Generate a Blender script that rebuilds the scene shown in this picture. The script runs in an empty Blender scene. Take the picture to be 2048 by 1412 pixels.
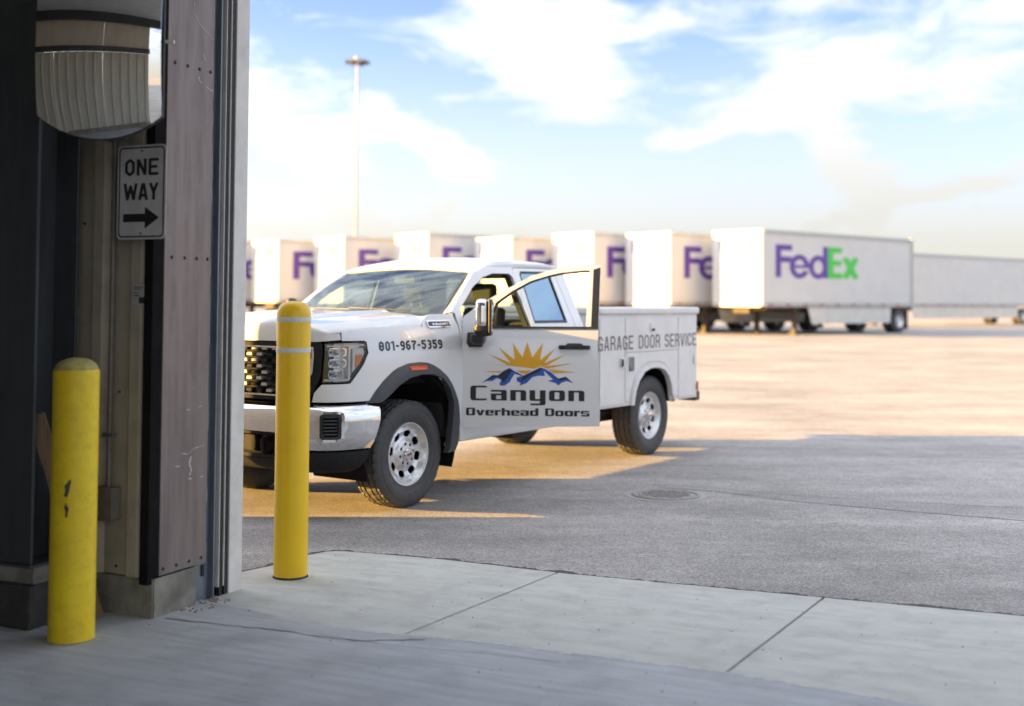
import bpy, bmesh, math, random
from math import pi, sin, cos, tan, atan2, sqrt, radians, hypot, floor, ceil
from mathutils import Vector, Matrix, noise as mnoise
from mathutils.geometry import delaunay_2d_cdt

random.seed(7)
SC = bpy.context.scene
COL = SC.collection

# ------------------------------------------------------------------ camera
F_PX, W_PX = 2400.0, 2048.0
TILT, ROLL = math.atan(88 / 2400), 0.007
cam_d = bpy.data.cameras.new('camera')
cam = bpy.data.objects.new('camera', cam_d)
COL.objects.link(cam)
cam.matrix_world = Matrix.Translation((0, 0, 1.6)) @ Matrix.Rotation(pi / 2 + TILT, 4, 'X') @ Matrix.Rotation(ROLL, 4, 'Z')
cam_d.sensor_fit = 'HORIZONTAL'
cam_d.sensor_width = 36
cam_d.lens = 36 * F_PX / W_PX
cam_d.shift_y = -(706 - 512) / W_PX
cam_d.clip_start = 0.05
cam_d.clip_end = 3000
cam_d.dof.use_dof = True
cam_d.dof.focus_distance = 7.6
cam_d.dof.aperture_fstop = 1.15
SC.camera = cam

# ------------------------------------------------------------------ light
SUN_EL, SUN_AZ = radians(9.5), radians(1.5)      # the sun stands left of the view, light runs towards +X
sun_dir = Vector((cos(SUN_EL) * cos(SUN_AZ), cos(SUN_EL) * sin(SUN_AZ), -sin(SUN_EL)))
sun_d = bpy.data.lights.new('sun', 'SUN')
sun_d.energy = 3.1
sun_d.angle = radians(0.5)
sun_d.color = (1.0, 0.56, 0.13)
sun = bpy.data.objects.new('sun', sun_d)
COL.objects.link(sun)
sun.rotation_mode = 'QUATERNION'
sun.rotation_quaternion = sun_dir.to_track_quat('-Z', 'Y')
sun.location = (-30, -2, 12)

SC.view_settings.view_transform = 'Standard'
SC.view_settings.look = 'None'
SC.view_settings.gamma = 1
SC.view_settings.use_curve_mapping = False
SC.view_settings.exposure = 3.35
SC.render.engine = 'CYCLES'
SC.cycles.use_denoising = True
SC.cycles.max_bounces = 12
SC.cycles.diffuse_bounces = 5
SC.cycles.glossy_bounces = 5
SC.cycles.transparent_max_bounces = 16
SC.cycles.caustics_reflective = False
SC.cycles.caustics_refractive = False
SC.cycles.sample_clamp_indirect = 8

# ------------------------------------------------------------------ world: physical sky with a deck of cirrus
world = bpy.data.worlds.new('World')
SC.world = world
world.use_nodes = True
WN = world.node_tree
WN.nodes.clear()


def wnode(t, **kw):
    n = WN.nodes.new(t)
    for k, v in kw.items():
        setattr(n, k, v)
    return n


def wlink(a, b):
    WN.links.new(a, b)


def wmath(op, a, b=None, c=None, clamp=False):
    n = wnode('ShaderNodeMath', operation=op, use_clamp=clamp)
    for i, v in enumerate((a, b, c)):
        if v is None:
            continue
        if isinstance(v, (int, float)):
            n.inputs[i].default_value = v
        else:
            wlink(v, n.inputs[i])
    return n.outputs[0]


sky = wnode('ShaderNodeTexSky', sky_type='NISHITA', sun_disc=False)
sky.sun_elevation = SUN_EL
sky.sun_rotation = radians(-90) - SUN_AZ
sky.altitude = 1300
sky.air_density = 1.0
sky.dust_density = 0.7
sky.ozone_density = 3.0
tc = wnode('ShaderNodeTexCoord')
sep = wnode('ShaderNodeSeparateXYZ')
wlink(tc.outputs['Generated'], sep.inputs[0])
dx, dy, dz = sep.outputs
den = wmath('ADD', wmath('MAXIMUM', dz, 0.0), 0.16)
cu, cv = wmath('DIVIDE', dx, den), wmath('DIVIDE', dy, den)
comb = wnode('ShaderNodeCombineXYZ')
wlink(cu, comb.inputs[0]); wlink(cv, comb.inputs[1])
az = wmath('MULTIPLY', wmath('ARCTAN2', dx, dy), 180 / pi)
el = wmath('MULTIPLY', wmath('ARCSINE', dz), 180 / pi)
aev = wnode('ShaderNodeCombineXYZ')
wlink(az, aev.inputs[0]); wlink(el, aev.inputs[1])


def wnoise(vec, scale, detail, rough, dist, loc=(0, 0, 0), rot=0, sc=(1, 1, 1)):
    mp = wnode('ShaderNodeMapping')
    mp.inputs['Location'].default_value = loc
    mp.inputs['Rotation'].default_value = (0, 0, rot)
    mp.inputs['Scale'].default_value = sc
    wlink(vec, mp.inputs[0])
    n = wnode('ShaderNodeTexNoise')
    n.inputs['Scale'].default_value = scale
    n.inputs['Detail'].default_value = detail
    n.inputs['Roughness'].default_value = rough
    n.inputs['Distortion'].default_value = dist
    wlink(mp.outputs[0], n.inputs['Vector'])
    return n.outputs[0]


# broad masses of cloud, each an ellipse (azimuth, elevation, half sizes, tilt, weight) in degrees
MASSES = [(2.3, 10.9, 4.8, 2.3, -20, 0.55), (-0.5, 14.2, 1.6, 3.0, 25, 0.42), (3.4, 14.0, 2.0, 2.8, -15, 0.42), (-10.8, 8.0, 4.4, 1.8, -42, 0.66),
          (-4.0, 7.2, 5.0, 1.4, -32, 0.70), (17.0, 10.2, 8.5, 2.3, 14, 0.60), (15.5, 6.6, 2.6, 1.1, -50, 0.55), (20.0, 5.0, 5.5, 0.9, 14, 0.62),
          (8.8, 8.0, 3.0, 0.5, 6, 0.52), (12, 13.9, 9.0, 0.8, 8, 0.34), (-9.5, 3.6, 11.0, 1.5, -4, 0.5), (10, 2.6, 16.0, 1.3, 2, 0.46), (-34, 9, 9, 3, 20, 0.4), (36, 8, 8, 3, -10, 0.4)]
wob = wnode('ShaderNodeTexNoise')
wob.inputs['Scale'].default_value = 0.22
wob.inputs['Detail'].default_value = 4
wlink(aev.outputs[0], wob.inputs['Vector'])
wsub = wnode('ShaderNodeVectorMath', operation='SUBTRACT')
wlink(wob.outputs['Color'], wsub.inputs[0]); wsub.inputs[1].default_value = (0.5, 0.5, 0.5)
wsc = wnode('ShaderNodeVectorMath', operation='MULTIPLY')
wlink(wsub.outputs[0], wsc.inputs[0]); wsc.inputs[1].default_value = (6.0, 3.2, 0)
wadd = wnode('ShaderNodeVectorMath', operation='ADD')
wlink(aev.outputs[0], wadd.inputs[0]); wlink(wsc.outputs[0], wadd.inputs[1])
total = None
for (a0, e0, ra, re, tl, wgt) in MASSES:
    off = wnode('ShaderNodeVectorMath', operation='SUBTRACT')
    wlink(wadd.outputs[0], off.inputs[0]); off.inputs[1].default_value = (a0, e0, 0)
    rot = wnode('ShaderNodeVectorRotate', rotation_type='Z_AXIS')
    wlink(off.outputs[0], rot.inputs['Vector']); rot.inputs['Angle'].default_value = radians(-tl)
    scl = wnode('ShaderNodeVectorMath', operation='MULTIPLY')
    wlink(rot.outputs[0], scl.inputs[0]); scl.inputs[1].default_value = (1 / ra, 1 / re, 0)
    ln = wnode('ShaderNodeVectorMath', operation='LENGTH')
    wlink(scl.outputs[0], ln.inputs[0])
    fall = wmath('POWER', 2.718, wmath('MULTIPLY', wmath('MULTIPLY', ln.outputs['Value'], ln.outputs['Value']), -0.9))
    term = wmath('MULTIPLY', fall, wgt * 1.22)
    total = term if total is None else wmath('ADD', total, term)
n_big = wnoise(comb.outputs[0], 1.1, 6, 0.55, 0.6, (3.1, 1.7, 0), 0.5, (1, 1.8, 1))
n_wisp = wnoise(aev.outputs[0], 0.30, 9, 0.60, 1.1, (2, 5, 0), radians(24), (0.55, 1.5, 1))
n_wisp2 = wnoise(aev.outputs[0], 0.34, 9, 0.60, 0.9, (9, 2, 0), radians(-26), (0.5, 1.6, 1))
# away from the modelled masses the cover is raised overhead to lift the shade
far_az = wmath('SMOOTH_MAX', wmath('MULTIPLY', wmath('SUBTRACT', wmath('ABSOLUTE', az), 26), 0.04), 0.0, 0.1)
far_el = wmath('SMOOTH_MAX', wmath('MULTIPLY', wmath('SUBTRACT', el, 17), 0.05), 0.0, 0.1)
outside = wmath('MINIMUM', wmath('ADD', far_az, far_el), 1.0)
dens = wmath('ADD', total, wmath('MULTIPLY', outside, wmath('ADD', wmath('MULTIPLY', n_big, 1.2), -0.10)))
dens = wmath('ADD', dens, wmath('MULTIPLY', wmath('SUBTRACT', n_wisp, 0.5), 1.15))
dens = wmath('ADD', dens, wmath('MULTIPLY', wmath('SUBTRACT', n_wisp2, 0.5), 1.0))
cover = wnode('ShaderNodeMapRange', interpolation_type='SMOOTHSTEP')
wlink(dens, cover.inputs['Value'])
cover.inputs['From Min'].default_value = -0.06
cover.inputs['From Max'].default_value = 0.78
cover.inputs['To Max'].default_value = 0.92
elp = wmath('MAXIMUM', el, 0.0)
haze_low = wmath('MULTIPLY', wmath('POWER', 2.718, wmath('MULTIPLY', wmath('MULTIPLY', elp, elp), -0.016)), 0.95)
cov = wmath('MAXIMUM', cover.outputs[0], haze_low)
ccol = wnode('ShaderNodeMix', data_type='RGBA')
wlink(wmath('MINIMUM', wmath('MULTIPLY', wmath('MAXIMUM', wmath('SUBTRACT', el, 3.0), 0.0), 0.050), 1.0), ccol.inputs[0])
CLOUD_LOW, CLOUD_HIGH = (0.88, 0.845, 0.76, 1), (1.92, 1.96, 2.04, 1)  # cloud made brighter with height, mostly above the view, to lift the shade
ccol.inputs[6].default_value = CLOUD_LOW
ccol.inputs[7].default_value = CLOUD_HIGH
# thin cloud scatters forward: brighter towards the sun, added to lift the shade
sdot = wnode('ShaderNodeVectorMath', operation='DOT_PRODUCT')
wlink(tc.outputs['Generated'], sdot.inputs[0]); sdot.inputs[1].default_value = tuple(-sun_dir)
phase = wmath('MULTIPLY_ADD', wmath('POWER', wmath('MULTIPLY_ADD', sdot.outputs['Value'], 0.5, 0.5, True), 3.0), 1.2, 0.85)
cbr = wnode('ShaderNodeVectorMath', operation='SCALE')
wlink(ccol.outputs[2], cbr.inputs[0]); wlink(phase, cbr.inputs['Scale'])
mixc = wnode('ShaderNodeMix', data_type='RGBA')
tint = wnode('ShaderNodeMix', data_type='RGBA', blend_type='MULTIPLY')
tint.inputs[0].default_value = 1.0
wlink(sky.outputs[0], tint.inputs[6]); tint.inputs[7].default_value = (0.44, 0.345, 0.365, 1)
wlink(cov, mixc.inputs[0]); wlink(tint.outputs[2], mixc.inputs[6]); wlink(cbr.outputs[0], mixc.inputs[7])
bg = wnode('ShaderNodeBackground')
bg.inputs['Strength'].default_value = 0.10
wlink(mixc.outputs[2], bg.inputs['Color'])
wo = wnode('ShaderNodeOutputWorld')
wlink(bg.outputs[0], wo.inputs['Surface'])


# ------------------------------------------------------------------ materials
def mat(name, c1, c2=None, rough=0.5, metal=0.0, scale=8.0, detail=5, coat=0.0, bump=0.0, bscale=60.0, rvar=0.0,
        stretch=(1, 1, 1), lo=0.35, hi=0.65, spec=0.5, c3=None, s3=1.2, a3=0.5, bstretch=None, grain=0.0):
    m = bpy.data.materials.new(name)
    m.use_nodes = True
    nt = m.node_tree
    b = nt.nodes['Principled BSDF']
    b.inputs['Roughness'].default_value = rough
    b.inputs['Metallic'].default_value = metal
    b.inputs['Specular IOR Level'].default_value = spec
    if coat:
        b.inputs['Coat Weight'].default_value = coat
        b.inputs['Coat Roughness'].default_value = 0.04
    t = nt.nodes.new('ShaderNodeTexCoord')
    c2 = c2 or tuple(x * 0.86 for x in c1)

    def nz(sc, dt, st, rg=0.6):
        mp = nt.nodes.new('ShaderNodeMapping')
        mp.inputs['Scale'].default_value = st
        nt.links.new(t.outputs['Object'], mp.inputs[0])
        n = nt.nodes.new('ShaderNodeTexNoise')
        n.inputs['Scale'].default_value = sc
        n.inputs['Detail'].default_value = dt
        n.inputs['Roughness'].default_value = rg
        nt.links.new(mp.outputs[0], n.inputs['Vector'])
        return n

    n1 = nz(scale, detail, stretch)
    mr = nt.nodes.new('ShaderNodeMapRange')
    mr.inputs['From Min'].default_value = lo
    mr.inputs['From Max'].default_value = hi
    nt.links.new(n1.outputs[0], mr.inputs[0])
    mx = nt.nodes.new('ShaderNodeMix'); mx.data_type = 'RGBA'
    mx.inputs[6].default_value = (*c1, 1); mx.inputs[7].default_value = (*c2, 1)
    nt.links.new(mr.outputs[0], mx.inputs[0])
    out = mx.outputs[2]
    if c3:
        n3 = nz(s3, 6, (1, 1, 1))
        m3 = nt.nodes.new('ShaderNodeMapRange')
        m3.inputs['From Min'].default_value = 0.48
        m3.inputs['From Max'].default_value = 0.72
        m3.inputs['To Max'].default_value = a3
        nt.links.new(n3.outputs[0], m3.inputs[0])
        x3 = nt.nodes.new('ShaderNodeMix'); x3.data_type = 'RGBA'
        nt.links.new(out, x3.inputs[6]); x3.inputs[7].default_value = (*c3, 1)
        nt.links.new(m3.outputs[0], x3.inputs[0])
        out = x3.outputs[2]
    if grain:
        ng = nz(170, 3, (1, 1, 1), 0.7)
        mg = nt.nodes.new('ShaderNodeMapRange')
        mg.inputs['From Min'].default_value = 0.3; mg.inputs['From Max'].default_value = 0.7
        mg.inputs['To Min'].default_value = 1 - grain; mg.inputs['To Max'].default_value = 1 + grain * 0.6
        nt.links.new(ng.outputs[0], mg.inputs[0])
        vs_ = nt.nodes.new('ShaderNodeVectorMath'); vs_.operation = 'SCALE'
        nt.links.new(out, vs_.inputs[0]); nt.links.new(mg.outputs[0], vs_.inputs['Scale'])
        out = vs_.outputs[0]
    nt.links.new(out, b.inputs['Base Color'])
    if rvar:
        r = nt.nodes.new('ShaderNodeMapRange')
        r.inputs['To Min'].default_value = max(0.02, rough - rvar)
        r.inputs['To Max'].default_value = min(1, rough + rvar)
        nt.links.new(n1.outputs[0], r.inputs[0])
        nt.links.new(r.outputs[0], b.inputs['Roughness'])
    if bump:
        nb = nz(bscale, 6, bstretch or stretch, 0.65)
        bp = nt.nodes.new('ShaderNodeBump')
        bp.inputs['Strength'].default_value = bump
        bp.inputs['Distance'].default_value = 0.01
        nt.links.new(nb.outputs[0], bp.inputs['Height'])
        nt.links.new(bp.outputs[0], b.inputs['Normal'])
    return m


def glass(name, tint, refl_min=0.04, refl_max=1.0, rough=0.0, rtint=(1, 1, 1)):
    m = bpy.data.materials.new(name)
    m.use_nodes = True
    nt = m.node_tree
    nt.nodes.clear()
    o = nt.nodes.new('ShaderNodeOutputMaterial')
    mx = nt.nodes.new('ShaderNodeMixShader')
    tr = nt.nodes.new('ShaderNodeBsdfTransparent')
    tr.inputs[0].default_value = (*tint, 1)
    gl = nt.nodes.new('ShaderNodeBsdfGlossy')
    gl.inputs['Roughness'].default_value = rough
    gl.inputs[0].default_value = (*rtint, 1)
    lw = nt.nodes.new('ShaderNodeLayerWeight')
    lw.inputs[0].default_value = 0.5
    pw = nt.nodes.new('ShaderNodeMath'); pw.operation = 'POWER'
    nt.links.new(lw.outputs['Facing'], pw.inputs[0]); pw.inputs[1].default_value = 4.0
    mr = nt.nodes.new('ShaderNodeMapRange')
    mr.inputs['To Min'].default_value = refl_min
    mr.inputs['To Max'].default_value = refl_max
    nt.links.new(pw.outputs[0], mr.inputs[0])
    nt.links.new(mr.outputs[0], mx.inputs[0])
    nt.links.new(tr.outputs[0], mx.inputs[1]); nt.links.new(gl.outputs[0], mx.inputs[2])
    nt.links.new(mx.outputs[0], o.inputs[0])
    return m


M = {}
M['paint'] = mat('white_car_paint', (0.80, 0.81, 0.82), (0.76, 0.77, 0.78), 0.30, coat=1.0, scale=2.0)
M['body_white'] = mat('white_box_paint', (0.78, 0.78, 0.78), (0.70, 0.70, 0.70), 0.38, coat=0.3, scale=3, c3=(0.62, 0.60, 0.56), s3=5, a3=0.25)
M['chrome'] = mat('chrome', (0.80, 0.80, 0.81), (0.74, 0.74, 0.75), 0.07, 1.0, scale=5, rvar=0.03)
M['steel'] = mat('bright_steel_wheel', (0.78, 0.79, 0.80), (0.71, 0.72, 0.73), 0.33, 0.62, scale=14, rvar=0.05)
M['plastic'] = mat('black_plastic', (0.022, 0.023, 0.025), (0.030, 0.031, 0.033), 0.45, scale=40)
M['flare'] = mat('grey_moulded_plastic', (0.060, 0.064, 0.072), (0.048, 0.052, 0.060), 0.55, scale=30, bump=0.05, bscale=300)
M['liner'] = mat('wheel_well_liner', (0.012, 0.013, 0.016), (0.02, 0.02, 0.022), 0.95, scale=10, spec=0.05)
M['matt_plastic'] = mat('matt_black_plastic', (0.020, 0.021, 0.023), (0.028, 0.029, 0.031), 0.8, scale=40, spec=0.15)
M['tyre'] = mat('tyre_rubber', (0.060, 0.061, 0.066), (0.078, 0.078, 0.082), 0.66, scale=18, c3=(0.075, 0.068, 0.060), s3=7, a3=0.45)
M['frame_metal'] = mat('chassis_metal', (0.018, 0.016, 0.015), (0.04, 0.033, 0.028), 0.7, 0.2, scale=9)
M['dark_trim'] = mat('dark_trim', (0.012, 0.012, 0.014), (0.018, 0.018, 0.02), 0.35, scale=20)
M['interior'] = mat('cab_interior', (0.045, 0.045, 0.05), (0.06, 0.06, 0.065), 0.75, scale=14)
M['seat_cloth'] = mat('seat_cloth', (0.07, 0.068, 0.066), (0.05, 0.05, 0.05), 0.9, scale=60)
M['windshield'] = glass('windshield_glass', (0.66, 0.76, 0.76), 0.06, 0.6)
M['side_glass'] = glass('side_glass', (0.74, 0.80, 0.78), 0.06, 0.95)
M['privacy_glass'] = glass('privacy_glass', (0.16, 0.22, 0.30), 0.40, 0.95, 0.0, (0.50, 0.74, 1.0))
M['lens_glass'] = glass('lamp_cover', (0.95, 0.95, 0.95), 0.05, 0.8)
M['amber'] = mat('amber_reflector', (0.75, 0.22, 0.03), (0.60, 0.16, 0.02), 0.2, scale=60)
M['orange_lamp'] = mat('orange_marker_lens', (0.80, 0.12, 0.02), (0.72, 0.09, 0.02), 0.2, scale=60)
M['red_lens'] = mat('red_lens', (0.45, 0.02, 0.02), (0.35, 0.015, 0.02), 0.2, scale=60)
M['decal_black'] = mat('black_vinyl', (0.012, 0.013, 0.018), (0.016, 0.017, 0.02), 0.35, scale=30)
M['decal_grey'] = mat('worn_grey_vinyl', (0.10, 0.095, 0.085), (0.22, 0.20, 0.17), 0.5, scale=26)
M['decal_teal'] = mat('teal_black_vinyl', (0.012, 0.07, 0.11), (0.012, 0.04, 0.07), 0.35, scale=30)
M['decal_navy'] = mat('navy_vinyl', (0.010, 0.014, 0.045), (0.012, 0.018, 0.06), 0.35, scale=30)
M['decal_blue'] = mat('blue_vinyl', (0.020, 0.085, 0.42), (0.025, 0.10, 0.48), 0.35, scale=20)
M['decal_sun'] = mat('golden_vinyl', (0.80, 0.42, 0.012), (0.76, 0.37, 0.010), 0.35, scale=8)
M['yellow_sleeve'] = mat('yellow_plastic_sleeve', (0.93, 0.60, 0.003), (0.90, 0.55, 0.003), 0.30, scale=3, c3=(0.70, 0.45, 0.012), s3=9, a3=0.2, spec=0.6)
M['yellow_paint'] = mat('yellow_pipe_paint', (0.88, 0.66, 0.010), (0.80, 0.55, 0.010), 0.42, scale=5, c3=(0.42, 0.27, 0.03), s3=24, a3=0.34, bump=0.12, bscale=40)
M['bollard_cap'] = mat('dusty_yellow_concrete', (0.55, 0.46, 0.12), (0.30, 0.27, 0.12), 0.8, scale=22, bump=0.3, bscale=60)
M['white_band'] = mat('reflective_band', (0.70, 0.72, 0.74), (0.60, 0.62, 0.66), 0.3, scale=40)
M['chip'] = mat('bare_dark_metal', (0.045, 0.045, 0.035), (0.08, 0.075, 0.05), 0.7, scale=60)
M['brown_metal'] = mat('brown_painted_steel', (0.245, 0.198, 0.182), (0.175, 0.138, 0.128), 0.40, 0.25, scale=5, stretch=(3, 3, 0.35), c3=(0.24, 0.20, 0.19), s3=4.5, a3=0.85, rvar=0.12, bump=0.06, bscale=20)
M['trim_shade'] = mat('shaded_dark_trim', (0.012, 0.011, 0.012), (0.018, 0.016, 0.017), 0.95, scale=6, spec=0.05)  # dark corner trim, blackened to stand in for a shaded recess
M['scratch'] = mat('bare_scratch', (0.55, 0.53, 0.52), (0.45, 0.43, 0.42), 0.5, scale=50)
M['bolt'] = mat('bolt_head', (0.09, 0.075, 0.075), (0.05, 0.045, 0.045), 0.4, 0.4, scale=50)
M['column_steel'] = mat('slate_painted_steel', (0.060, 0.068, 0.075), (0.045, 0.052, 0.058), 0.5, 0.1, scale=4, stretch=(4, 4, 0.4), c3=(0.075, 0.075, 0.075), s3=6, a3=0.3)
M['beige_sheet'] = mat('beige_wall_sheet', (0.44, 0.39, 0.30), (0.38, 0.335, 0.26), 0.5, scale=3, stretch=(3, 3, 0.5), c3=(0.17, 0.15, 0.11), s3=4, a3=0.45)
M['shed_sheet'] = mat('pale_shed_sheet', (0.58, 0.54, 0.45), (0.50, 0.465, 0.385), 0.6, scale=2, stretch=(3, 3, 0.4))
M['guide_steel'] = mat('galvanised_guide', (0.22, 0.25, 0.29), (0.16, 0.185, 0.22), 0.4, 0.5, scale=12, stretch=(3, 3, 0.5))
M['black_seal'] = mat('rubber_seal', (0.010, 0.010, 0.012), (0.016, 0.016, 0.018), 0.6, scale=12)
M['white_trim'] = mat('white_flashing', (0.80, 0.78, 0.73), (0.72, 0.70, 0.66), 0.45, scale=4, c3=(0.45, 0.42, 0.36), s3=7, a3=0.35)
M['plinth'] = mat('rough_plinth_concrete', (0.30, 0.285, 0.24), (0.18, 0.17, 0.14), 0.9, scale=9, c3=(0.10, 0.095, 0.075), s3=4, a3=0.6, bump=0.45, bscale=45)
M['plinth_dark'] = mat('dark_painted_concrete', (0.040, 0.040, 0.038), (0.065, 0.062, 0.055), 0.8, scale=9, bump=0.4, bscale=40)
M['floor'] = mat('floor_concrete', (0.52, 0.545, 0.57), (0.42, 0.44, 0.465), 0.75, scale=5.0, detail=8, stretch=(0.35, 4.5, 1), grain=0.16, c3=(0.29, 0.30, 0.315), s3=2.4, a3=0.6, bump=0.55, bscale=48, bstretch=(0.35, 4.5, 1), lo=0.38, hi=0.62)
M['apron'] = mat('apron_concrete', (0.56, 0.575, 0.54), (0.48, 0.49, 0.46), 0.8, scale=4.2, detail=8, stretch=(0.5, 2.4, 1), grain=0.14, c3=(0.32, 0.32, 0.31), s3=5.5, a3=0.5, bump=0.35, bscale=60, bstretch=(0.6, 2.5, 1), lo=0.36, hi=0.64)
M['joint'] = mat('joint_dirt', (0.035, 0.032, 0.030), (0.06, 0.055, 0.05), 0.9, scale=20)
M['roof_pale'] = mat('roof_underside', (0.62, 0.62, 0.60), (0.55, 0.55, 0.54), 0.7, scale=4)  # unseen roof underside kept white to bounce light onto the floor
M['sign_face'] = mat('white_sign_sheet', (0.62, 0.60, 0.58), (0.52, 0.50, 0.49), 0.4, scale=7, c3=(0.42, 0.40, 0.38), s3=6, a3=0.35)
M['mirror'] = mat('mirror_acrylic', (0.90, 0.90, 0.88), (0.88, 0.88, 0.86), 0.025, 1.0, scale=3)
M['wood'] = mat('weathered_wood', (0.30, 0.20, 0.12), (0.20, 0.13, 0.08), 0.8, scale=10, stretch=(9, 9, 0.7))
M['conduit'] = mat('conduit_paint', (0.20, 0.18, 0.14), (0.15, 0.135, 0.11), 0.5, scale=10)
M['paper'] = mat('paper_notice', (0.42, 0.40, 0.35), (0.38, 0.36, 0.32), 0.7, scale=30)
M['ink'] = mat('dark_print', (0.02, 0.025, 0.05), (0.03, 0.03, 0.05), 0.6, scale=30)
M['iron'] = mat('cast_iron', (0.27, 0.25, 0.24), (0.33, 0.31, 0.295), 0.6, 0.3, scale=30, bump=0.4, bscale=90)
M['collar'] = mat('collar_concrete', (0.36, 0.35, 0.34), (0.31, 0.30, 0.29), 0.85, scale=16, bump=0.2, bscale=80)
M['trailer'] = mat('trailer_white', (0.64, 0.64, 0.635), (0.59, 0.59, 0.585), 0.4, scale=1.0, coat=0.2)
M['trailer_rail'] = mat('trailer_rail', (0.42, 0.42, 0.41), (0.5, 0.5, 0.5), 0.45, 0.4, scale=6)
M['trailer_under'] = mat('trailer_underframe', (0.06, 0.05, 0.045), (0.09, 0.075, 0.06), 0.8, scale=4)
M['skirt'] = mat('trailer_skirt', (0.66, 0.66, 0.62), (0.58, 0.58, 0.54), 0.5, scale=2)
M['purple'] = mat('purple_print', (0.105, 0.040, 0.30), (0.12, 0.05, 0.33), 0.4, scale=3)
M['green'] = mat('green_print', (0.06, 0.52, 0.06), (0.07, 0.58, 0.08), 0.4, scale=3)
M['orange'] = mat('orange_print', (0.85, 0.20, 0.03), (0.80, 0.18, 0.03), 0.4, scale=3)
M['pole'] = mat('galvanised_pole', (0.40, 0.42, 0.44), (0.35, 0.37, 0.39), 0.6, scale=2)
M['seam'] = mat('tarred_seam', (0.22, 0.212, 0.208), (0.28, 0.27, 0.265), 0.9, scale=9)
M['edge_tar'] = mat('crumbled_asphalt_edge', (0.05, 0.048, 0.047), (0.11, 0.105, 0.10), 0.9, scale=30, bump=0.8, bscale=70)
M['worn_edge'] = mat('chipped_pale_concrete', (0.62, 0.62, 0.60), (0.50, 0.50, 0.49), 0.85, scale=18)
M['lamp_white'] = mat('white_light_guide', (0.72, 0.73, 0.72), (0.66, 0.67, 0.66), 0.25, scale=9)
M['stone'] = mat('asphalt_chips', (0.06, 0.058, 0.058), (0.11, 0.105, 0.10), 0.9, scale=20)


def make_asphalt(name, base, light, seal=False):
    m = bpy.data.materials.new(name)
    m.use_nodes = True
    nt = m.node_tree
    b = nt.nodes['Principled BSDF']
    b.inputs['Roughness'].default_value = 0.85
    b.inputs['Specular IOR Level'].default_value = 0.35
    t = nt.nodes.new('ShaderNodeTexCoord')

    def nz(sc, dt, rg=0.6, st=(1, 1, 1)):
        mp = nt.nodes.new('ShaderNodeMapping')
        mp.inputs['Scale'].default_value = st
        nt.links.new(t.outputs['Object'], mp.inputs[0])
        n = nt.nodes.new('ShaderNodeTexNoise')
        n.inputs['Scale'].default_value = sc
        n.inputs['Detail'].default_value = dt
        n.inputs['Roughness'].default_value = rg
        nt.links.new(mp.outputs[0], n.inputs['Vector'])
        return n.outputs[0]

    def ramp(v, a, c, x, y):
        r = nt.nodes.new('ShaderNodeMapRange')
        for k, q in zip(('From Min', 'From Max', 'To Min', 'To Max'), (a, c, x, y)):
            r.inputs[k].default_value = q
        nt.links.new(v, r.inputs[0])
        return r.outputs[0]

    def mul(a, c):
        n = nt.nodes.new('ShaderNodeMath'); n.operation = 'MULTIPLY'
        nt.links.new(a, n.inputs[0]); nt.links.new(c, n.inputs[1])
        return n.outputs[0]

    vor = nt.nodes.new('ShaderNodeTexVoronoi')
    vor.inputs['Scale'].default_value = 110
    nt.links.new(t.outputs['Object'], vor.inputs['Vector'])
    speck = ramp(vor.outputs['Color'], 0.0, 1.0, 0.52, 1.48)
    broad = ramp(nz(0.35, 6), 0.3, 0.7, 0.82, 1.18)
    streak = mul(ramp(nz(1.1, 7, 0.65, (0.35, 2.2, 1)), 0.3, 0.7, 0.82, 1.14), ramp(nz(0.55, 6, 0.6, (0.10, 1.6, 1)), 0.38, 0.62, 0.88, 1.08))
    patch = ramp(nz(4.5, 6, 0.7), 0.30, 0.62, 0.86, 1.06)
    f = mul(mul(speck, broad), mul(streak, patch))
    mx = nt.nodes.new('ShaderNodeMix'); mx.data_type = 'RGBA'
    mx.inputs[6].default_value = (*base, 1); mx.inputs[7].default_value = (*light, 1)
    nt.links.new(ramp(nz(0.9, 5), 0.35, 0.65, 0, 1), mx.inputs[0])
    vm = nt.nodes.new('ShaderNodeVectorMath'); vm.operation = 'SCALE'
    nt.links.new(mx.outputs[2], vm.inputs[0]); nt.links.new(f, vm.inputs['Scale'])
    nt.links.new(vm.outputs[0], b.inputs['Base Color'])
    bp = nt.nodes.new('ShaderNodeBump')
    bp.inputs['Strength'].default_value = 0.35
    bp.inputs['Distance'].default_value = 0.006
    nt.links.new(vor.outputs['Distance'], bp.inputs['Height'])
    nt.links.new(bp.outputs[0], b.inputs['Normal'])
    return m


M['asphalt'] = make_asphalt('asphalt', (0.298, 0.284, 0.275), (0.350, 0.334, 0.323))
M['asphalt_patch'] = make_asphalt('asphalt_patch', (0.265, 0.255, 0.252), (0.31, 0.30, 0.295))


# ------------------------------------------------------------------ helpers
def empty(name, loc=(0, 0, 0), rz=0.0, label=None, cat=None, group=None, kind=None):
    o = bpy.data.objects.new(name, None)
    COL.objects.link(o)
    o.location = loc
    o.rotation_euler = (0, 0, rz)
    o.empty_display_size = 0.2
    tag(o, label, cat, group, kind)
    return o


def tag(o, label=None, cat=None, group=None, kind=None):
    if label:
        o['label'] = label
    if cat:
        o['category'] = cat
    if group:
        o['group'] = group
    if kind:
        o['kind'] = kind
    return o


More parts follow.
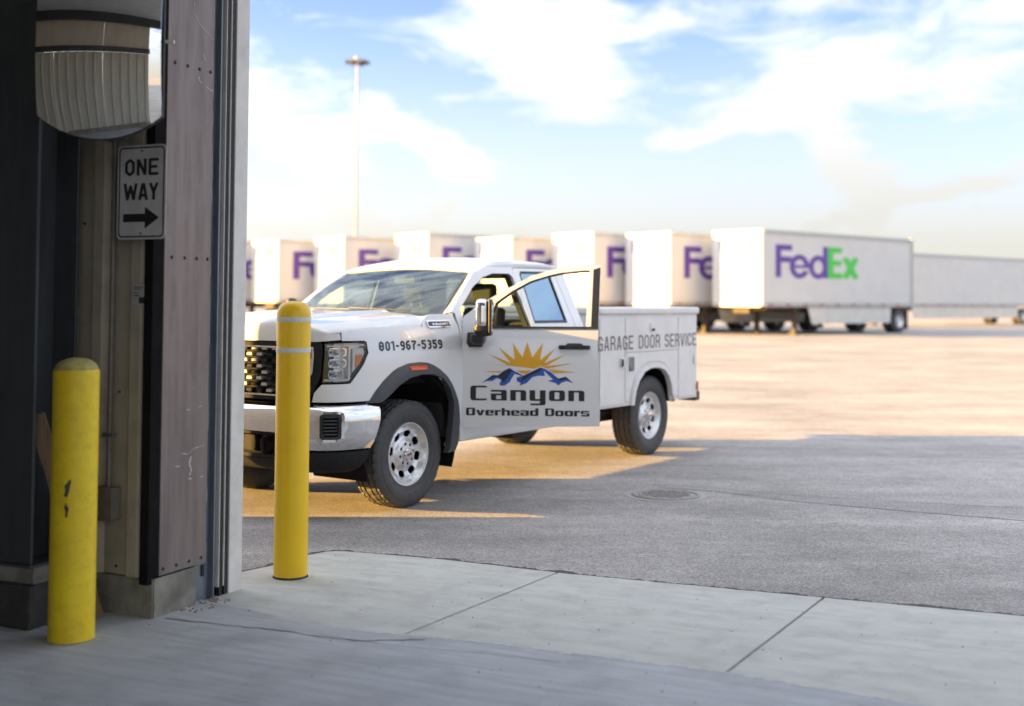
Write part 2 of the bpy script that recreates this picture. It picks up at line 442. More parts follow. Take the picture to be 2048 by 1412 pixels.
class MB:
    """collects shapes and links them as one mesh object"""

    def __init__(s):
        s.v, s.f = [], []

    def add(s, vs, fs):
        n = len(s.v)
        s.v += [tuple(p) for p in vs]
        s.f += [tuple(i + n for i in f) for f in fs]
        return s

    def box(s, x0, x1, y0, y1, z0, z1, taper=0.0):
        x0, x1 = min(x0, x1), max(x0, x1); y0, y1 = min(y0, y1), max(y0, y1); z0, z1 = min(z0, z1), max(z0, z1)
        t = taper
        return s.add([(x0, y0, z0), (x1, y0, z0), (x1, y1, z0), (x0, y1, z0), (x0 + t, y0 + t, z1), (x1 - t, y0 + t, z1), (x1 - t, y1 - t, z1), (x0 + t, y1 - t, z1)],
                     [(3, 2, 1, 0), (4, 5, 6, 7), (0, 1, 5, 4), (1, 2, 6, 5), (2, 3, 7, 6), (3, 0, 4, 7)])

    def rod(s, p, q, r, n=10, r2=None, caps=True):
        p, q = Vector(p), Vector(q)
        d = (q - p).normalized()
        a = d.orthogonal().normalized(); b = d.cross(a)
        r2 = r if r2 is None else r2
        vs = [p + (a * cos(2 * pi * i / n) + b * sin(2 * pi * i / n)) * r for i in range(n)] + [q + (a * cos(2 * pi * i / n) + b * sin(2 * pi * i / n)) * r2 for i in range(n)]
        fs = [(i, (i + 1) % n, n + (i + 1) % n, n + i) for i in range(n)]
        if caps:
            fs += [tuple(range(n - 1, -1, -1)), tuple(range(n, 2 * n))]
        return s.add(vs, fs)

    def tube(s, pts, r, n=8):
        pts = [Vector(p) for p in pts]
        rings = []
        a = None
        for i, p in enumerate(pts):
            d = (pts[min(i + 1, len(pts) - 1)] - pts[max(i - 1, 0)]).normalized()
            if a is None:
                a = d.orthogonal().normalized()
            a = (a - d * a.dot(d)).normalized(); b = d.cross(a)
            rings.append([p + (a * cos(2 * pi * k / n) + b * sin(2 * pi * k / n)) * r for k in range(n)])
        vs = [v for rr in rings for v in rr]
        fs = [(i * n + k, i * n + (k + 1) % n, (i + 1) * n + (k + 1) % n, (i + 1) * n + k) for i in range(len(pts) - 1) for k in range(n)]
        fs += [tuple(range(n - 1, -1, -1)), tuple((len(pts) - 1) * n + k for k in range(n))]
        return s.add(vs, fs)

    def lathe(s, prof, n=32, axis='Z', c=(0, 0, 0), rfun=None):
        """prof: (radius, height along the axis)"""
        vs, fs = [], []
        for (r, h) in prof:
            for i in range(n):
                a = 2 * pi * i / n
                rr = r
                x, y = rr * cos(a), rr * sin(a)
                if axis == 'Z':
                    vs.append((c[0] + x, c[1] + y, c[2] + h))
                else:
                    vs.append((c[0] + x, c[1] + h, c[2] + y))
        m = len(prof)
        for j in range(m - 1):
            for i in range(n):
                fs.append((j * n + i, j * n + (i + 1) % n, (j + 1) * n + (i + 1) % n, (j + 1) * n + i))
        return s.add(vs, fs)

    def prism(s, poly, fn0, fn1):
        """closed 2-D outline put at two depths by fn0 / fn1"""
        n = len(poly)
        vs = [fn0(*p) for p in poly] + [fn1(*p) for p in poly]
        fs = [tuple(range(n - 1, -1, -1)), tuple(range(n, 2 * n))] + [(i, (i + 1) % n, n + (i + 1) % n, n + i) for i in range(n)]
        return s.add(vs, fs)

    def grid(s, fn, nu, nv):
        vs = [fn(i / nu, j / nv) for i in range(nu + 1) for j in range(nv + 1)]
        w = nv + 1
        return s.add(vs, [(i * w + j, (i + 1) * w + j, (i + 1) * w + j + 1, i * w + j + 1) for i in range(nu) for j in range(nv)])

    def shell(s, fn, nu, nv, closed_v=False):
        """fn(u, v, d): a sheet with thickness, d = 0 outer face, 1 inner face"""
        w = nv + 1
        vs = [fn(i / nu, j / nv, d) for d in (0, 1) for i in range(nu + 1) for j in range(nv + 1)]
        k = (nu + 1) * w
        fs = []
        for i in range(nu):
            for j in range(nv):
                q = (i * w + j, (i + 1) * w + j, (i + 1) * w + j + 1, i * w + j + 1)
                fs.append(q); fs.append(tuple(x + k for x in reversed(q)))
        rim = [i * w for i in range(nu + 1)] + [nu * w + j for j in range(1, w)] + [i * w + nv for i in range(nu - 1, -1, -1)] + [j for j in range(nv - 1, 0, -1)]
        for a, b in zip(rim, rim[1:] + rim[:1]):
            fs.append((b, a, a + k, b + k))
        return s.add(vs, fs)

    def build(s, name, m, parent=None, smooth=True, angle=35, loc=None, rot=None, bevel=0.0, fix=True, kind=None, label=None):
        me = bpy.data.meshes.new(name)
        me.from_pydata(s.v, [], s.f)
        if fix:
            bm = bmesh.new(); bm.from_mesh(me)
            bmesh.ops.recalc_face_normals(bm, faces=bm.faces)
            bm.to_mesh(me); bm.free()
        me.materials.append(m if not isinstance(m, str) else M[m])
        if smooth:
            me.polygons.foreach_set('use_smooth', [True] * len(me.polygons))
            me.set_sharp_from_angle(angle=radians(angle))
        me.update()
        o = bpy.data.objects.new(name, me)
        COL.objects.link(o)
        if parent is not None:
            o.parent = parent
        if loc is not None:
            o.location = loc
        if rot is not None:
            o.rotation_euler = rot
        if bevel:
            b = o.modifiers.new('edge', 'BEVEL')
            b.width = bevel; b.segments = 2; b.limit_method = 'ANGLE'; b.angle_limit = radians(40)
        if kind:
            o['kind'] = kind
        if label:
            o['label'] = label
        return o


def inpoly(x, y, P):
    c = False
    j = len(P) - 1
    for i in range(len(P)):
        xi, yi = P[i]; xj, yj = P[j]
        if (yi > y) != (yj > y) and x < (xj - xi) * (y - yi) / (yj - yi) + xi:
            c = not c
        j = i
    return c


def fill(adds, subs=(), step=None):
    """triangles of union(adds) minus union(subs)"""
    pts, edges = [], []
    for P in list(adds) + list(subs):
        n0 = len(pts)
        Q = []
        for i in range(len(P)):
            a, b = P[i], P[(i + 1) % len(P)]
            L = hypot(b[0] - a[0], b[1] - a[1])
            k = 1 if not step else max(1, int(ceil(L / (step * 1.3))))
            for t in range(k):
                Q.append((a[0] + (b[0] - a[0]) * t / k, a[1] + (b[1] - a[1]) * t / k))
        pts += [Vector(p) for p in Q]
        edges += [(n0 + i, n0 + (i + 1) % len(Q)) for i in range(len(Q))]
    inside = lambda x, y: any(inpoly(x, y, P) for P in adds) and not any(inpoly(x, y, P) for P in subs)
    if step:
        xs = [p[0] for p in pts]; ys = [p[1] for p in pts]
        x = min(xs) + step * 0.5
        while x < max(xs):
            y = min(ys) + step * 0.5
            while y < max(ys):
                if inside(x, y):
                    pts.append(Vector((x, y)))
                y += step
            x += step
    V, E, T, *_ = delaunay_2d_cdt(pts, edges, [], 0, 1e-5)
    out = []
    for t in T:
        cx = sum(V[i][0] for i in t) / len(t); cy = sum(V[i][1] for i in t) / len(t)
        a2 = abs((V[t[1]][0] - V[t[0]][0]) * (V[t[2]][1] - V[t[0]][1]) - (V[t[2]][0] - V[t[0]][0]) * (V[t[1]][1] - V[t[0]][1]))
        if a2 > 1e-9 and inside(cx, cy):
            out.append(tuple(t))
    used = sorted({i for t in out for i in t})
    ix = {k: n for n, k in enumerate(used)}
    return [(V[i][0], V[i][1]) for i in used], [tuple(ix[i] for i in t) for t in out]


def skin(mb, adds, fn, subs=(), step=None, thick=0.012):
    """a curved plate: fn(u, v, depth) -> point; depth 0 is the outer face"""
    V, T = fill(adds, subs, step)
    n = len(V)
    vs = [fn(u, v, 0.0) for u, v in V] + [fn(u, v, thick) for u, v in V]
    fs = list(T) + [tuple(i + n for i in reversed(t)) for t in T]
    cnt = {}
    for t in T:
        for a, b in zip(t, t[1:] + t[:1]):
            cnt[(a, b)] = cnt.get((a, b), 0) + 1
    for (a, b) in cnt:
        if (b, a) not in cnt:
            fs.append((b, a, a + n, b + n))
    return mb.add(vs, fs)


def rr(x0, y0, x1, y1, r=0.0, n=4, corners=(1, 1, 1, 1)):
    """rounded rectangle outline; corners: lower left, lower right, upper right, upper left"""
    out = []
    for k, (cx, cy, a0) in enumerate(((x0 + r, y0 + r, pi), (x1 - r, y0 + r, 1.5 * pi), (x1 - r, y1 - r, 0), (x0 + r, y1 - r, 0.5 * pi))):
        if r and corners[k]:
            out += [(cx + r * cos(a0 + 0.5 * pi * i / n), cy + r * sin(a0 + 0.5 * pi * i / n)) for i in range(n + 1)]
        else:
            out.append(((x0, y0), (x1, y0), (x1, y1), (x0, y1))[k])
    return out


def stroke(pts, w, closed=False):
    """polygons whose union is a stroked polyline"""
    out = []
    P = list(pts) + ([pts[0]] if closed else [])
    for a, b in zip(P[:-1], P[1:]):
        L = hypot(b[0] - a[0], b[1] - a[1])
        nx, ny = -(b[1] - a[1]) / L * w / 2, (b[0] - a[0]) / L * w / 2
        out.append([(a[0] + nx, a[1] + ny), (a[0] - nx, a[1] - ny), (b[0] - nx, b[1] - ny), (b[0] + nx, b[1] + ny)])
    inner = P[:-1] if closed else P[1:-1]
    for p in inner:
        out.append([(p[0] + w / 2 * cos(pi / 8 + i * pi / 4) * 1.02, p[1] + w / 2 * sin(pi / 8 + i * pi / 4) * 1.02) for i in range(8)])
    return out


def arc(cx, cy, rx, ry, a0, a1, n=8):
    return [(cx + rx * cos(radians(a0 + (a1 - a0) * i / n)), cy + ry * sin(radians(a0 + (a1 - a0) * i / n))) for i in range(n + 1)]


def copy_tree(o, parent=None):
    c = o.copy()
    COL.objects.link(c)
    if parent is not None:
        c.parent = parent
    for ch in list(o.children):
        copy_tree(ch, c)
    return c


# ------------------------------------------------------------------ lettering: outlines (adds, subs), cap height 1, and advance
def techno(ch, wide=1.0, sv=0.30, sh=0.14):
    """wide square letters, heavy stems and thin bars"""
    W = 1.0 * wide
    xh = 0.72
    A, S = [], []
    if ch in 'CODG0':
        w = W * 1.02
        A = [rr(0, 0, w, 1, 0.16, 3)]
        S = [rr(sv, sh, w - sv, 1 - sh, 0.05, 2)]
        if ch == 'C':
            S = [rr(sv, sh, w + 0.1, 1 - sh, 0.05, 2, (1, 0, 0, 1))]
        if ch == 'D':
            A = [rr(0, 0, w, 1, 0.22, 3, (0, 1, 1, 0))]
        return A, S, w
    w = W * 0.95
    if ch == 'a':
        A = [rr(0, 0, w, xh, 0.12, 3, (1, 0, 1, 0))]
        S = [[(-.1, xh - sh), (w - sv, xh - sh), (w - sv, xh - sh - .12), (-.1, xh - sh - .12)], rr(sv * .95, sh * .8, w - sv, xh - sh - .24, 0.03, 2), [(-.1, xh - .26), (-.02, xh - .26), (-.02, xh + .1), (-.1, xh + .1)]]
    elif ch == 'o':
        A = [rr(0, 0, w, xh, 0.16, 3)]; S = [rr(sv, sh, w - sv, xh - sh, 0.05, 2)]
    elif ch == 'n':
        A = [rr(0, 0, w, xh, 0.16, 3, (0, 0, 1, 0))]; S = [rr(sv, -.1, w - sv, xh - sh, 0.04, 2)]
    elif ch == 'y':
        A = [rr(0, 0, w, xh, 0.12, 3, (1, 0, 0, 0)), rr(0.06, -.30, w, xh - .1, 0.12, 3, (0, 1, 0, 0))]
        S = [rr(sv, sh, w - sv, xh + .1, 0.04, 2), [(-.1, -.30 + sh), (w - sv, -.30 + sh), (w - sv, 0), (-.1, 0)]]
    elif ch == 'e':
        A = [rr(0, 0, w, xh, 0.16, 3)]
        S = [rr(sv, xh / 2 + .045, w - sv, xh - sh, 0.03, 2), [(sv, sh), (w + .1, sh), (w + .1, xh / 2 - .05), (sv, xh / 2 - .05)]]
    elif ch == 'r':
        w = W * 0.66
        A = [[(0, 0), (sv, 0), (sv, xh - sh - .02), (w, xh - sh - .06), (w, xh), (0, xh)]]
    elif ch == 'v':
        A = [[(0, xh), (sv * 1.05, xh), (w / 2, .26), (w - sv * 1.05, xh), (w, xh), (w / 2 + sv * .5, 0), (w / 2 - sv * .5, 0)]]
    elif ch == 'h':
        A = [rr(0, 0, w, xh, 0.16, 3, (0, 0, 1, 0)), [(0, 0), (sv, 0), (sv, 1), (0, 1)]]; S = [rr(sv, -.1, w - sv, xh - sh, 0.04, 2)]
    elif ch == 'd':
        A = [rr(0, 0, w, xh, 0.16, 3, (1, 0, 0, 1)), [(w - sv, 0), (w, 0), (w, 1), (w - sv, 1)]]; S = [rr(sv, sh, w - sv, xh - sh, 0.05, 2)]
    elif ch == 's':
        A = [rr(0, 0, w, xh, 0.12, 3)]
        m = xh / 2
        S = [[(sv * .8, m + .05), (w + .1, m + .05), (w + .1, xh - sh), (sv * .8, xh - sh)], [(-.1, sh), (w - sv * .8, sh), (w - sv * .8, m - .05), (-.1, m - .05)]]
    else:
        return [], [], W * 0.55
    return A, S, w


def plain(ch, w=0.52, t=0.15, cut=0.14):
    """condensed one-weight capitals and figures with cut corners"""
    h = t / 2
    x0, x1, y0, y1, m = h, w - h, h, 1 - h, 0.5
    c = cut
    oct_ = [(x0 + c, y0), (x1 - c, y0), (x1, y0 + c), (x1, y1 - c), (x1 - c, y1), (x0 + c, y1), (x0, y1 - c), (x0, y0 + c)]
    L = []
    if ch in 'O0':
        L = [(oct_, True)]
    elif ch == 'D':
        L = [([(x0, y0), (x1 - c, y0), (x1, y0 + c), (x1, y1 - c), (x1 - c, y1), (x0, y1)], True)]
    elif ch == 'C':
        L = [([(x1, y0 + c * 1.7), (x1, y0 + c), (x1 - c, y0), (x0 + c, y0), (x0, y0 + c), (x0, y1 - c), (x0 + c, y1), (x1 - c, y1), (x1, y1 - c), (x1, y1 - c * 1.7)], False)]
    elif ch == 'G':
        L = [([(w * .5, m - .04), (x1, m - .04), (x1, y0), (x0 + c, y0), (x0, y0 + c), (x0, y1 - c), (x0 + c, y1), (x1 - c, y1), (x1, y1 - c), (x1, y1 - c * 1.5)], False)]
    elif ch == 'A':
        L = [([(x0, 0), (x0 + (x1 - x0) * .5 - .04, y1), (x0 + (x1 - x0) * .5 + .04, y1), (x1, 0)], False), ([(x0 + .09, .28), (x1 - .09, .28)], False)]
    elif ch == 'R':
        L = [([(x0, 0), (x0, y1), (x1 - c, y1), (x1, y1 - c), (x1, m + c * .7), (x1 - c, m - .02), (x0, m - .02)], False), ([(x1 - c * 1.2, m - .02), (x1, m - .02 - c), (x1, 0)], False)]
    elif ch == 'E':
        L = [([(w, y0), (x0, y0), (x0, y1), (w, y1)], False), ([(x0, m), (w - .07, m)], False)]
    elif ch in 'S5':
        L = [([(x0, y0 + c * 1.3), (x0, y0 + c * .9), (x0 + c * .9, y0), (x1 - c, y0), (x1, y0 + c), (x1, m - c * .6), (x1 - c, m + .02), (x0 + c, m + .02), (x0, m + c * .8), (x0, y1 - c), (x0 + c, y1), (x1 - c, y1), (x1, y1 - c), (x1, y1 - c * 1.3)], False)]
        if ch == '5':
            L = [([(x0, y0 + c * 1.3), (x0, y0 + c * .9), (x0 + c * .9, y0), (x1 - c, y0), (x1, y0 + c), (x1, m - c * .2), (x1 - c, m + .10), (x0, m + .10), (x0, y1), (w, y1)], False)]
    elif ch == 'V':
        L = [([(x0, 1), (w / 2 - .03, h), (w / 2 + .03, h), (x1, 1)], False)]
    elif ch == 'W':
        w = w * 1.45; x1 = w - h
        L = [([(x0, 1), (w * .28, h), (w * .5, .82), (w * .72, h), (x1, 1)], False)]
    elif ch == 'Y':
        L = [([(x0, 1), (w / 2, .46), (x1, 1)], False), ([(w / 2, .46), (w / 2, 0)], False)]
    elif ch == 'N':
        L = [([(x0, 0), (x0, .97)], False), ([(x0 + .01, .94), (x1 - .01, .06)], False), ([(x1, .03), (x1, 1)], False)]
    elif ch == 'I':
        w = t; L = [([(h, 0), (h, 1)], False)]
    elif ch == '1':
        w = t * 1.9; L = [([(w - h, 0), (w - h, y1), (0, y1 - .06)], False)]
    elif ch == '8':
        L = [(oct_, True), ([(x0, m), (x1, m)], False)]
    elif ch == '6':
        L = [([(x0, m + .04), (x1 - c, m + .04), (x1, m - c + .04), (x1, y0 + c), (x1 - c, y0), (x0 + c, y0), (x0, y0 + c), (x0, y1 - c), (x0 + c, y1), (x1, y1)], False)]
    elif ch == '9':
        L = [([(x1, m - .04), (x0 + c, m - .04), (x0, m + c - .04), (x0, y1 - c), (x0 + c, y1), (x1 - c, y1), (x1, y1 - c), (x1, y0 + c), (x1 - c, y0), (x0, y0)], False)]
    elif ch == '7':
        L = [([(0, y1), (x1, y1), (x1, y1 - c), (w * .42, m), (w * .42, 0)], False)]
    elif ch == '3':
        L = [([(x0, y1), (x1 - c, y1), (x1, y1 - c), (x1, m + c * .8), (x1 - c * .6, m), (x1, m - c * .8), (x1, y0 + c), (x1 - c, y0), (x0, y0)], False), ([(x0 + .1, m), (x1 - c * .6, m)], False)]
    elif ch == '-':
        w = w * .7; L = [([(0.02, m - .02), (w - .02, m - .02)], False)]
    else:
        return [], [], w * .62
    A = []
    for P, cl in L:
        A += stroke(P, t, cl)
    return A, [], w


def express(ch):
    """heavy rounded sans, letters that touch"""
    t = 0.205
    A, S = [], []
    if ch == 'F':
        return [[(0, 0), (t, 0), (t, 1), (0, 1)], [(0, 1 - t * .86), (.62, 1 - t * .86), (.62, 1), (0, 1)], [(0, .46), (.60, .46), (.60, .46 + t * .86), (0, .46 + t * .86)]], [], .50
    if ch == 'e':
        c = (.38, .345)
        A = [arc(*c, .38, .375, 0, 360, 24)]
        S = [arc(*c, .19, .215, 0, 360, 18)]
        S = [[p for p in arc(*c, .185, .215, 12, 168, 10)], [(c[0] - .185, .30), (.60, .21), (.9, .21), (.9, .30)], [p for p in arc(*c, .185, .215, 192, 330, 10)]]
        return A, S, .72
    if ch == 'd':
        c = (.37, .345)
        return [arc(*c, .37, .375, 0, 360, 24), [(.56, 0), (.78, 0), (.78, 1), (.56, 1)]], [arc(*c, .18, .215, 0, 360, 18)], .78
    if ch == 'E':
        return [[(0, 0), (t * 1.1, 0), (t * 1.1, 1), (0, 1)], [(0, 0), (.58, 0), (.58, t * .9), (0, t * .9)], [(0, 1 - t * .9), (.58, 1 - t * .9), (.58, 1), (0, 1)], [(0, .41), (.55, .41), (.55, .41 + t * .86), (0, .41 + t * .86)]], [], .56
    if ch == 'x':
        return stroke([(.12, 0), (.62, .70)], t * 1.15) + stroke([(.12, .70), (.62, 0)], t * 1.15), [[(-.2, -.3), (1, -.3), (1, 0), (-.2, 0)], [(-.2, .70), (1, .70), (1, 1), (-.2, 1)]], .74
    return [], [], .3


def text_polys(txt, font, gap=0.10, **kw):
    """list of (adds, subs) per letter on a line, cap height 1, and the total width"""
    x, out = 0.0, []
    for ch in txt:
        a, s, w = font(ch, **kw)
        if a:
            out.append(([[(p[0] + x, p[1]) for p in P] for P in a], [[(p[0] + x, p[1]) for p in P] for P in s]))
        x += w + gap
    return out, x - gap


def write(mb, txt, font, fn, x0, x1, z0, h, gap=0.10, step=None, thick=-0.0012, **kw):
    """letters spread over x0..x1 (x1 may be smaller: mirrored run), base at z0, cap height h"""
    L, w = text_polys(txt, font, gap, **kw)
    k = (x1 - x0) / w
    for a, s in L:
        cv = lambda P: [(x0 + p[0] * k, z0 + p[1] * h) for p in P]
        V, T = fill([cv(P) for P in a], [cv(P) for P in s], step)
        n = len(V)
        vs = [fn(u, v, thick) for u, v in V] + [fn(u, v, 0.0004) for u, v in V]
        fs = list(T)
        cnt = {(p, q) for t in T for p, q in zip(t, t[1:] + t[:1])}
        for (p, q) in cnt:
            if (q, p) not in cnt:
                fs.append((q, p, p + n, q + n))
        mb.add(vs, fs)
    return mb

# ================================================================== ground
def lot_z(x, y):
    """the yard rises gently beyond the parking bay"""
    t = min(1.0, max(0.0, (y - 19) / 27.0))
    return -0.010 + 0.31 * t * t * (3 - 2 * t)


def stations(a, b, fine0, fine1, df, dc):
    out, x = [], a
    while x < b:
        out.append(x)
        x += df if fine0 <= x <= fine1 else dc
    return out + [b]


xs = stations(-600, 700, -40, 60, 5, 60)
ys = stations(-80, 1400, -80, 90, 2.5, 70)
mb = MB()
mb.add([(x, y, lot_z(x, y)) for x in xs for y in ys], [(i * len(ys) + j, (i + 1) * len(ys) + j, (i + 1) * len(ys) + j + 1, i * len(ys) + j + 1) for i in range(len(xs) - 1) for j in range(len(ys) - 1)])
lot = mb.build('asphalt_yard', 'asphalt', fix=False)
tag(lot, 'worn grey asphalt yard running out to the trailers', kind='structure')

# trench repair: a narrow strip of darker asphalt between two seams
mb = MB()
up = [(1.25, 10.62), (1.815, 10.44), (2.283, 10.13), (3.1, 9.80), (4.04, 9.50), (6.2, 8.75), (9, 7.7)]
lo = [(1.30, 10.44), (1.768, 10.20), (2.208, 9.82), (3.0, 9.36), (3.81, 8.96), (5.9, 8.15), (8.7, 7.0)]
n = len(up)
mb.add([(x, y, -0.0086) for x, y in up] + [(x, y, -0.0086) for x, y in lo], [(i, n + i, n + i + 1, i + 1) for i in range(n - 1)])
tag(mb.build('asphalt_patch', 'asphalt_patch', smooth=False), 'narrow strip of darker patched asphalt with two seams', kind='structure')


def crack(name, pts, w, z, seed, label, m='joint', sub=6):
    rnd = random.Random(seed)
    P = []
    for a, b in zip(pts[:-1], pts[1:]):
        for k in range(sub):
            t = k / sub
            P.append((a[0] + (b[0] - a[0]) * t, a[1] + (b[1] - a[1]) * t))
    P.append(pts[-1])
    L, Rr = [], []
    for i, p in enumerate(P):
        q0, q1 = P[max(0, i - 1)], P[min(len(P) - 1, i + 1)]
        d = Vector((q1[0] - q0[0], q1[1] - q0[1])).normalized()
        j = rnd.uniform(-1, 1) * w * 0.8
        ww = w * rnd.uniform(0.35, 1.0)
        c = (p[0] - d.y * j, p[1] + d.x * j)
        L.append((c[0] - d.y * ww / 2, c[1] + d.x * ww / 2, z)); Rr.append((c[0] + d.y * ww / 2, c[1] - d.x * ww / 2, z))
    n = len(P)
    o = MB().add(L + Rr, [(i, n + i, n + i + 1, i + 1) for i in range(n - 1)]).build(name, m, smooth=False)
    return tag(o, label, kind='stuff')


crack('asphalt_seam', up, 0.020, -0.0072, 1, 'thin dark seam along the far edge of the asphalt patch', 'seam')
crack('asphalt_seam', lo, 0.020, -0.0072, 2, 'thin dark seam along the near edge of the asphalt patch', 'seam')

# ------------------------------------------------------------------ the dock building's own axes: U along its front wall, V outwards
K0, PHI = (-1.777, 6.02), radians(-24)


def UV(u, v, z=0.0):
    return (K0[0] + u * cos(PHI) - v * sin(PHI), K0[1] + u * sin(PHI) + v * cos(PHI), z)


DOCK = dict(loc=(K0[0], K0[1], 0), rz=PHI)

# apron: poured concrete slabs outside the doorway
apron = empty('concrete_apron', DOCK['loc'], PHI, 'pale concrete apron of jointed slabs outside the doorway', kind='structure')
edge_out = [(-0.40, 0.62), (-0.237, 1.08), (-0.173, 1.29), (-0.158, 1.60), (-0.10, 1.755), (-0.02, 1.81), (0.35, 1.845), (0.7, 1.868), (1.42, 1.842), (2.28, 1.882), (2.95, 1.914), (3.95, 1.97), (6.8, 2.06)]


def out_v(u):
    for a, b in zip(edge_out[4:-1], edge_out[5:]):
        if a[0] <= u <= b[0]:
            return a[1] + (b[1] - a[1]) * (u - a[0]) / (b[0] - a[0])
    return 2.0


thr = [(-0.06, 0.42), (0.30, 0.36), (0.62, 0.30), (0.959, 0.252), (1.254, 0.303), (1.743, 0.349), (2.343, 0.376), (2.795, 0.392), (3.327, 0.325), (3.65, 0.31), (4.3, 0.33), (5.2, 0.34), (6.8, 0.33)]


def thr_v(u):
    for a, b in zip(thr[:-1], thr[1:]):
        if a[0] <= u <= b[0]:
            return a[1] + (b[1] - a[1]) * (u - a[0]) / (b[0] - a[0])
    return 0.33


def wav(u, k=1.0):
    return mnoise.noise((u * 9, 3.1, 0)) * 0.010 * k + mnoise.noise((u * 31, 7.7, 0)) * 0.006 * k


JO = [(1.254, 1.430), (2.795, 2.955), (4.33, 4.49)]          # U of each saw joint at the floor and at the yard
gap = 0.008
for k in range(4):
    nl = JO[k - 1] if k else None
    nr = JO[k] if k < 3 else None
    u0b, u1b = (nl[0] + gap) if nl else -0.06, (nr[0] - gap) if nr else 6.8
    u0t, u1t = (nl[1] + gap) if nl else None, (nr[1] - gap) if nr else 6.8
    poly = []
    m = 26
    for i in range(m + 1):
        u = u0b + (u1b - u0b) * i / m
        poly.append((u, thr_v(u) + 0.004 + wav(u)))
    if k:
        for i in range(m + 1):
            u = u1t + (u0t - u1t) * i / m
            poly.append((u, out_v(u) + wav(u + 5, 0.8)))
    else:
        for i in range(m + 1):
            u = u1t + (0.02 - u1t) * i / m
            poly.append((u, out_v(u) + wav(u + 5, 0.8)))
        poly += [(-0.05, 1.795), (-0.11, 1.745), (-0.155, 1.60), (-0.170, 1.30), (-0.235, 1.08), (-0.40, 0.62)]
    mb = MB()
    skin(mb, [poly], lambda u, v, d: (u, v, -d), thick=0.12)
    mb.build('concrete_slab', 'apron', apron, bevel=0.004)
MB().box(-0.3, 6.8, 0.2, 1.7, -0.10, -0.022).build('joint_filler', 'joint', apron, smooth=False)

# the floor indoors
fl = empty('concrete_floor', DOCK['loc'], PHI, 'scuffed grey concrete floor inside the doorway', kind='structure')
poly = [(u0 / 20, thr_v(u0 / 20) - 0.004 + wav(u0 / 20)) for u0 in range(-1, 137)] + [(9.2, 0.3), (9.2, -6.8), (-5.2, -6.8), (-5.2, 0.4)]
mb = MB()
skin(mb, [poly], lambda u, v, d: (u, v, 0.006 - d), thick=0.14)
mb.build('floor_slab', 'floor', fl, bevel=0.004)


def dock_crack(pts, w, seed, label):
    o = crack('floor_crack', pts, w, 0.0085, seed, label)
    o.location = DOCK['loc']; o.rotation_euler = (0, 0, PHI)
    return o


dock_crack([(0.06, 0.029), (0.374, 0.057), (0.483, 0.069), (0.70, 0.094), (0.928, 0.089), (1.09, 0.093), (1.216, 0.153), (1.398, 0.262)], 0.010, 5, 'thin dark crack wandering across the floor from the wall corner')
dock_crack([(0.9, 0.12), (1.3, 0.10), (1.7, 0.17), (2.1, 0.20)], 0.004, 6, 'hairline crack in the floor along the threshold')
# broken edge of the asphalt against the apron: loose chips
rnd = random.Random(3)
mb = MB()
for k in range(1500):
    if k < 260:
        i = rnd.randrange(0, 5); a, b = edge_out[i], edge_out[i + 1]; t = rnd.random()
        u, v = a[0] + (b[0] - a[0]) * t, a[1] + (b[1] - a[1]) * t
        u -= abs(rnd.gauss(0, 0.014)); v += rnd.gauss(0, 0.01)
    else:
        u = rnd.uniform(-0.05, 4.6); v = out_v(u) + 0.006 + abs(rnd.gauss(0, 0.014))
    r = rnd.uniform(0.003, 0.0085)
    x, y, _ = UV(u, v)
    z = -0.011
    vs = [(x + r * cos(a0) * rnd.uniform(.7, 1.2), y + r * sin(a0) * rnd.uniform(.7, 1.2), z) for a0 in (0.3, 1.6, 2.9, 4.1, 5.3)]
    vs.append((x, y, z + r * rnd.uniform(0.7, 1.4)))
    mb.add(vs, [(i, (i + 1) % 5, 5) for i in range(5)])
tag(mb.build('asphalt_chips', 'stone', smooth=False, fix=False), 'loose dark asphalt chips along the apron edge', kind='stuff')
# crumbled dark rim where the asphalt meets the apron, and the chipped pale lip of the floor
mb = MB()
Pn, Pf = [], []
path = []
for a, b in zip(edge_out[:-1], edge_out[1:]):
    m = max(2, int(hypot(b[0] - a[0], b[1] - a[1]) / 0.012))
    path += [(a[0] + (b[0] - a[0]) * k / m, a[1] + (b[1] - a[1]) * k / m) for k in range(m)]
for i, q in enumerate(path):
    q2 = path[min(i + 2, len(path) - 1)] if i < len(path) - 2 else q
    q1 = path[max(i - 2, 0)]
    d = Vector((q2[0] - q1[0], q2[1] - q1[1])).normalized()
    w = 0.045 + 0.085 * abs(mnoise.noise((i * 0.07, 0.3, 0))) + 0.030 * mnoise.noise((i * 0.5, 2, 0))
    for L_, k in ((Pn, -0.03), (Pf, max(0.004, w))):
        x, y, _ = UV(q[0] - d.y * k, q[1] + d.x * k)
        L_.append((x, y, -0.0088))
m = len(path)
mb.add(Pn + Pf, [(i, i + 1, m + i + 1, m + i) for i in range(m - 1)])
tag(mb.build('asphalt_edge', 'edge_tar', smooth=False), 'dark crumbled rim of asphalt along the apron', kind='stuff')
mb = MB()
for k in range(330):
    u = rnd.uniform(0.9, 4.6)
    v = thr_v(u) - 0.006 - abs(rnd.gauss(0, 0.013))
    ru, rv = rnd.uniform(0.006, 0.030), rnd.uniform(0.003, 0.008)
    mb.add([UV(u + ru * cos(a0) * rnd.uniform(.6, 1.2), v + rv * sin(a0) * rnd.uniform(.6, 1.2), 0.0067 + k * 1e-6) for a0 in (0.2, 1.2, 2.3, 3.3, 4.3, 5.4)], [(0, 1, 2, 3, 4, 5)])
tag(mb.build('floor_chips', 'worn_edge', smooth=False), 'pale chipped spots along the lip of the floor', kind='stuff')
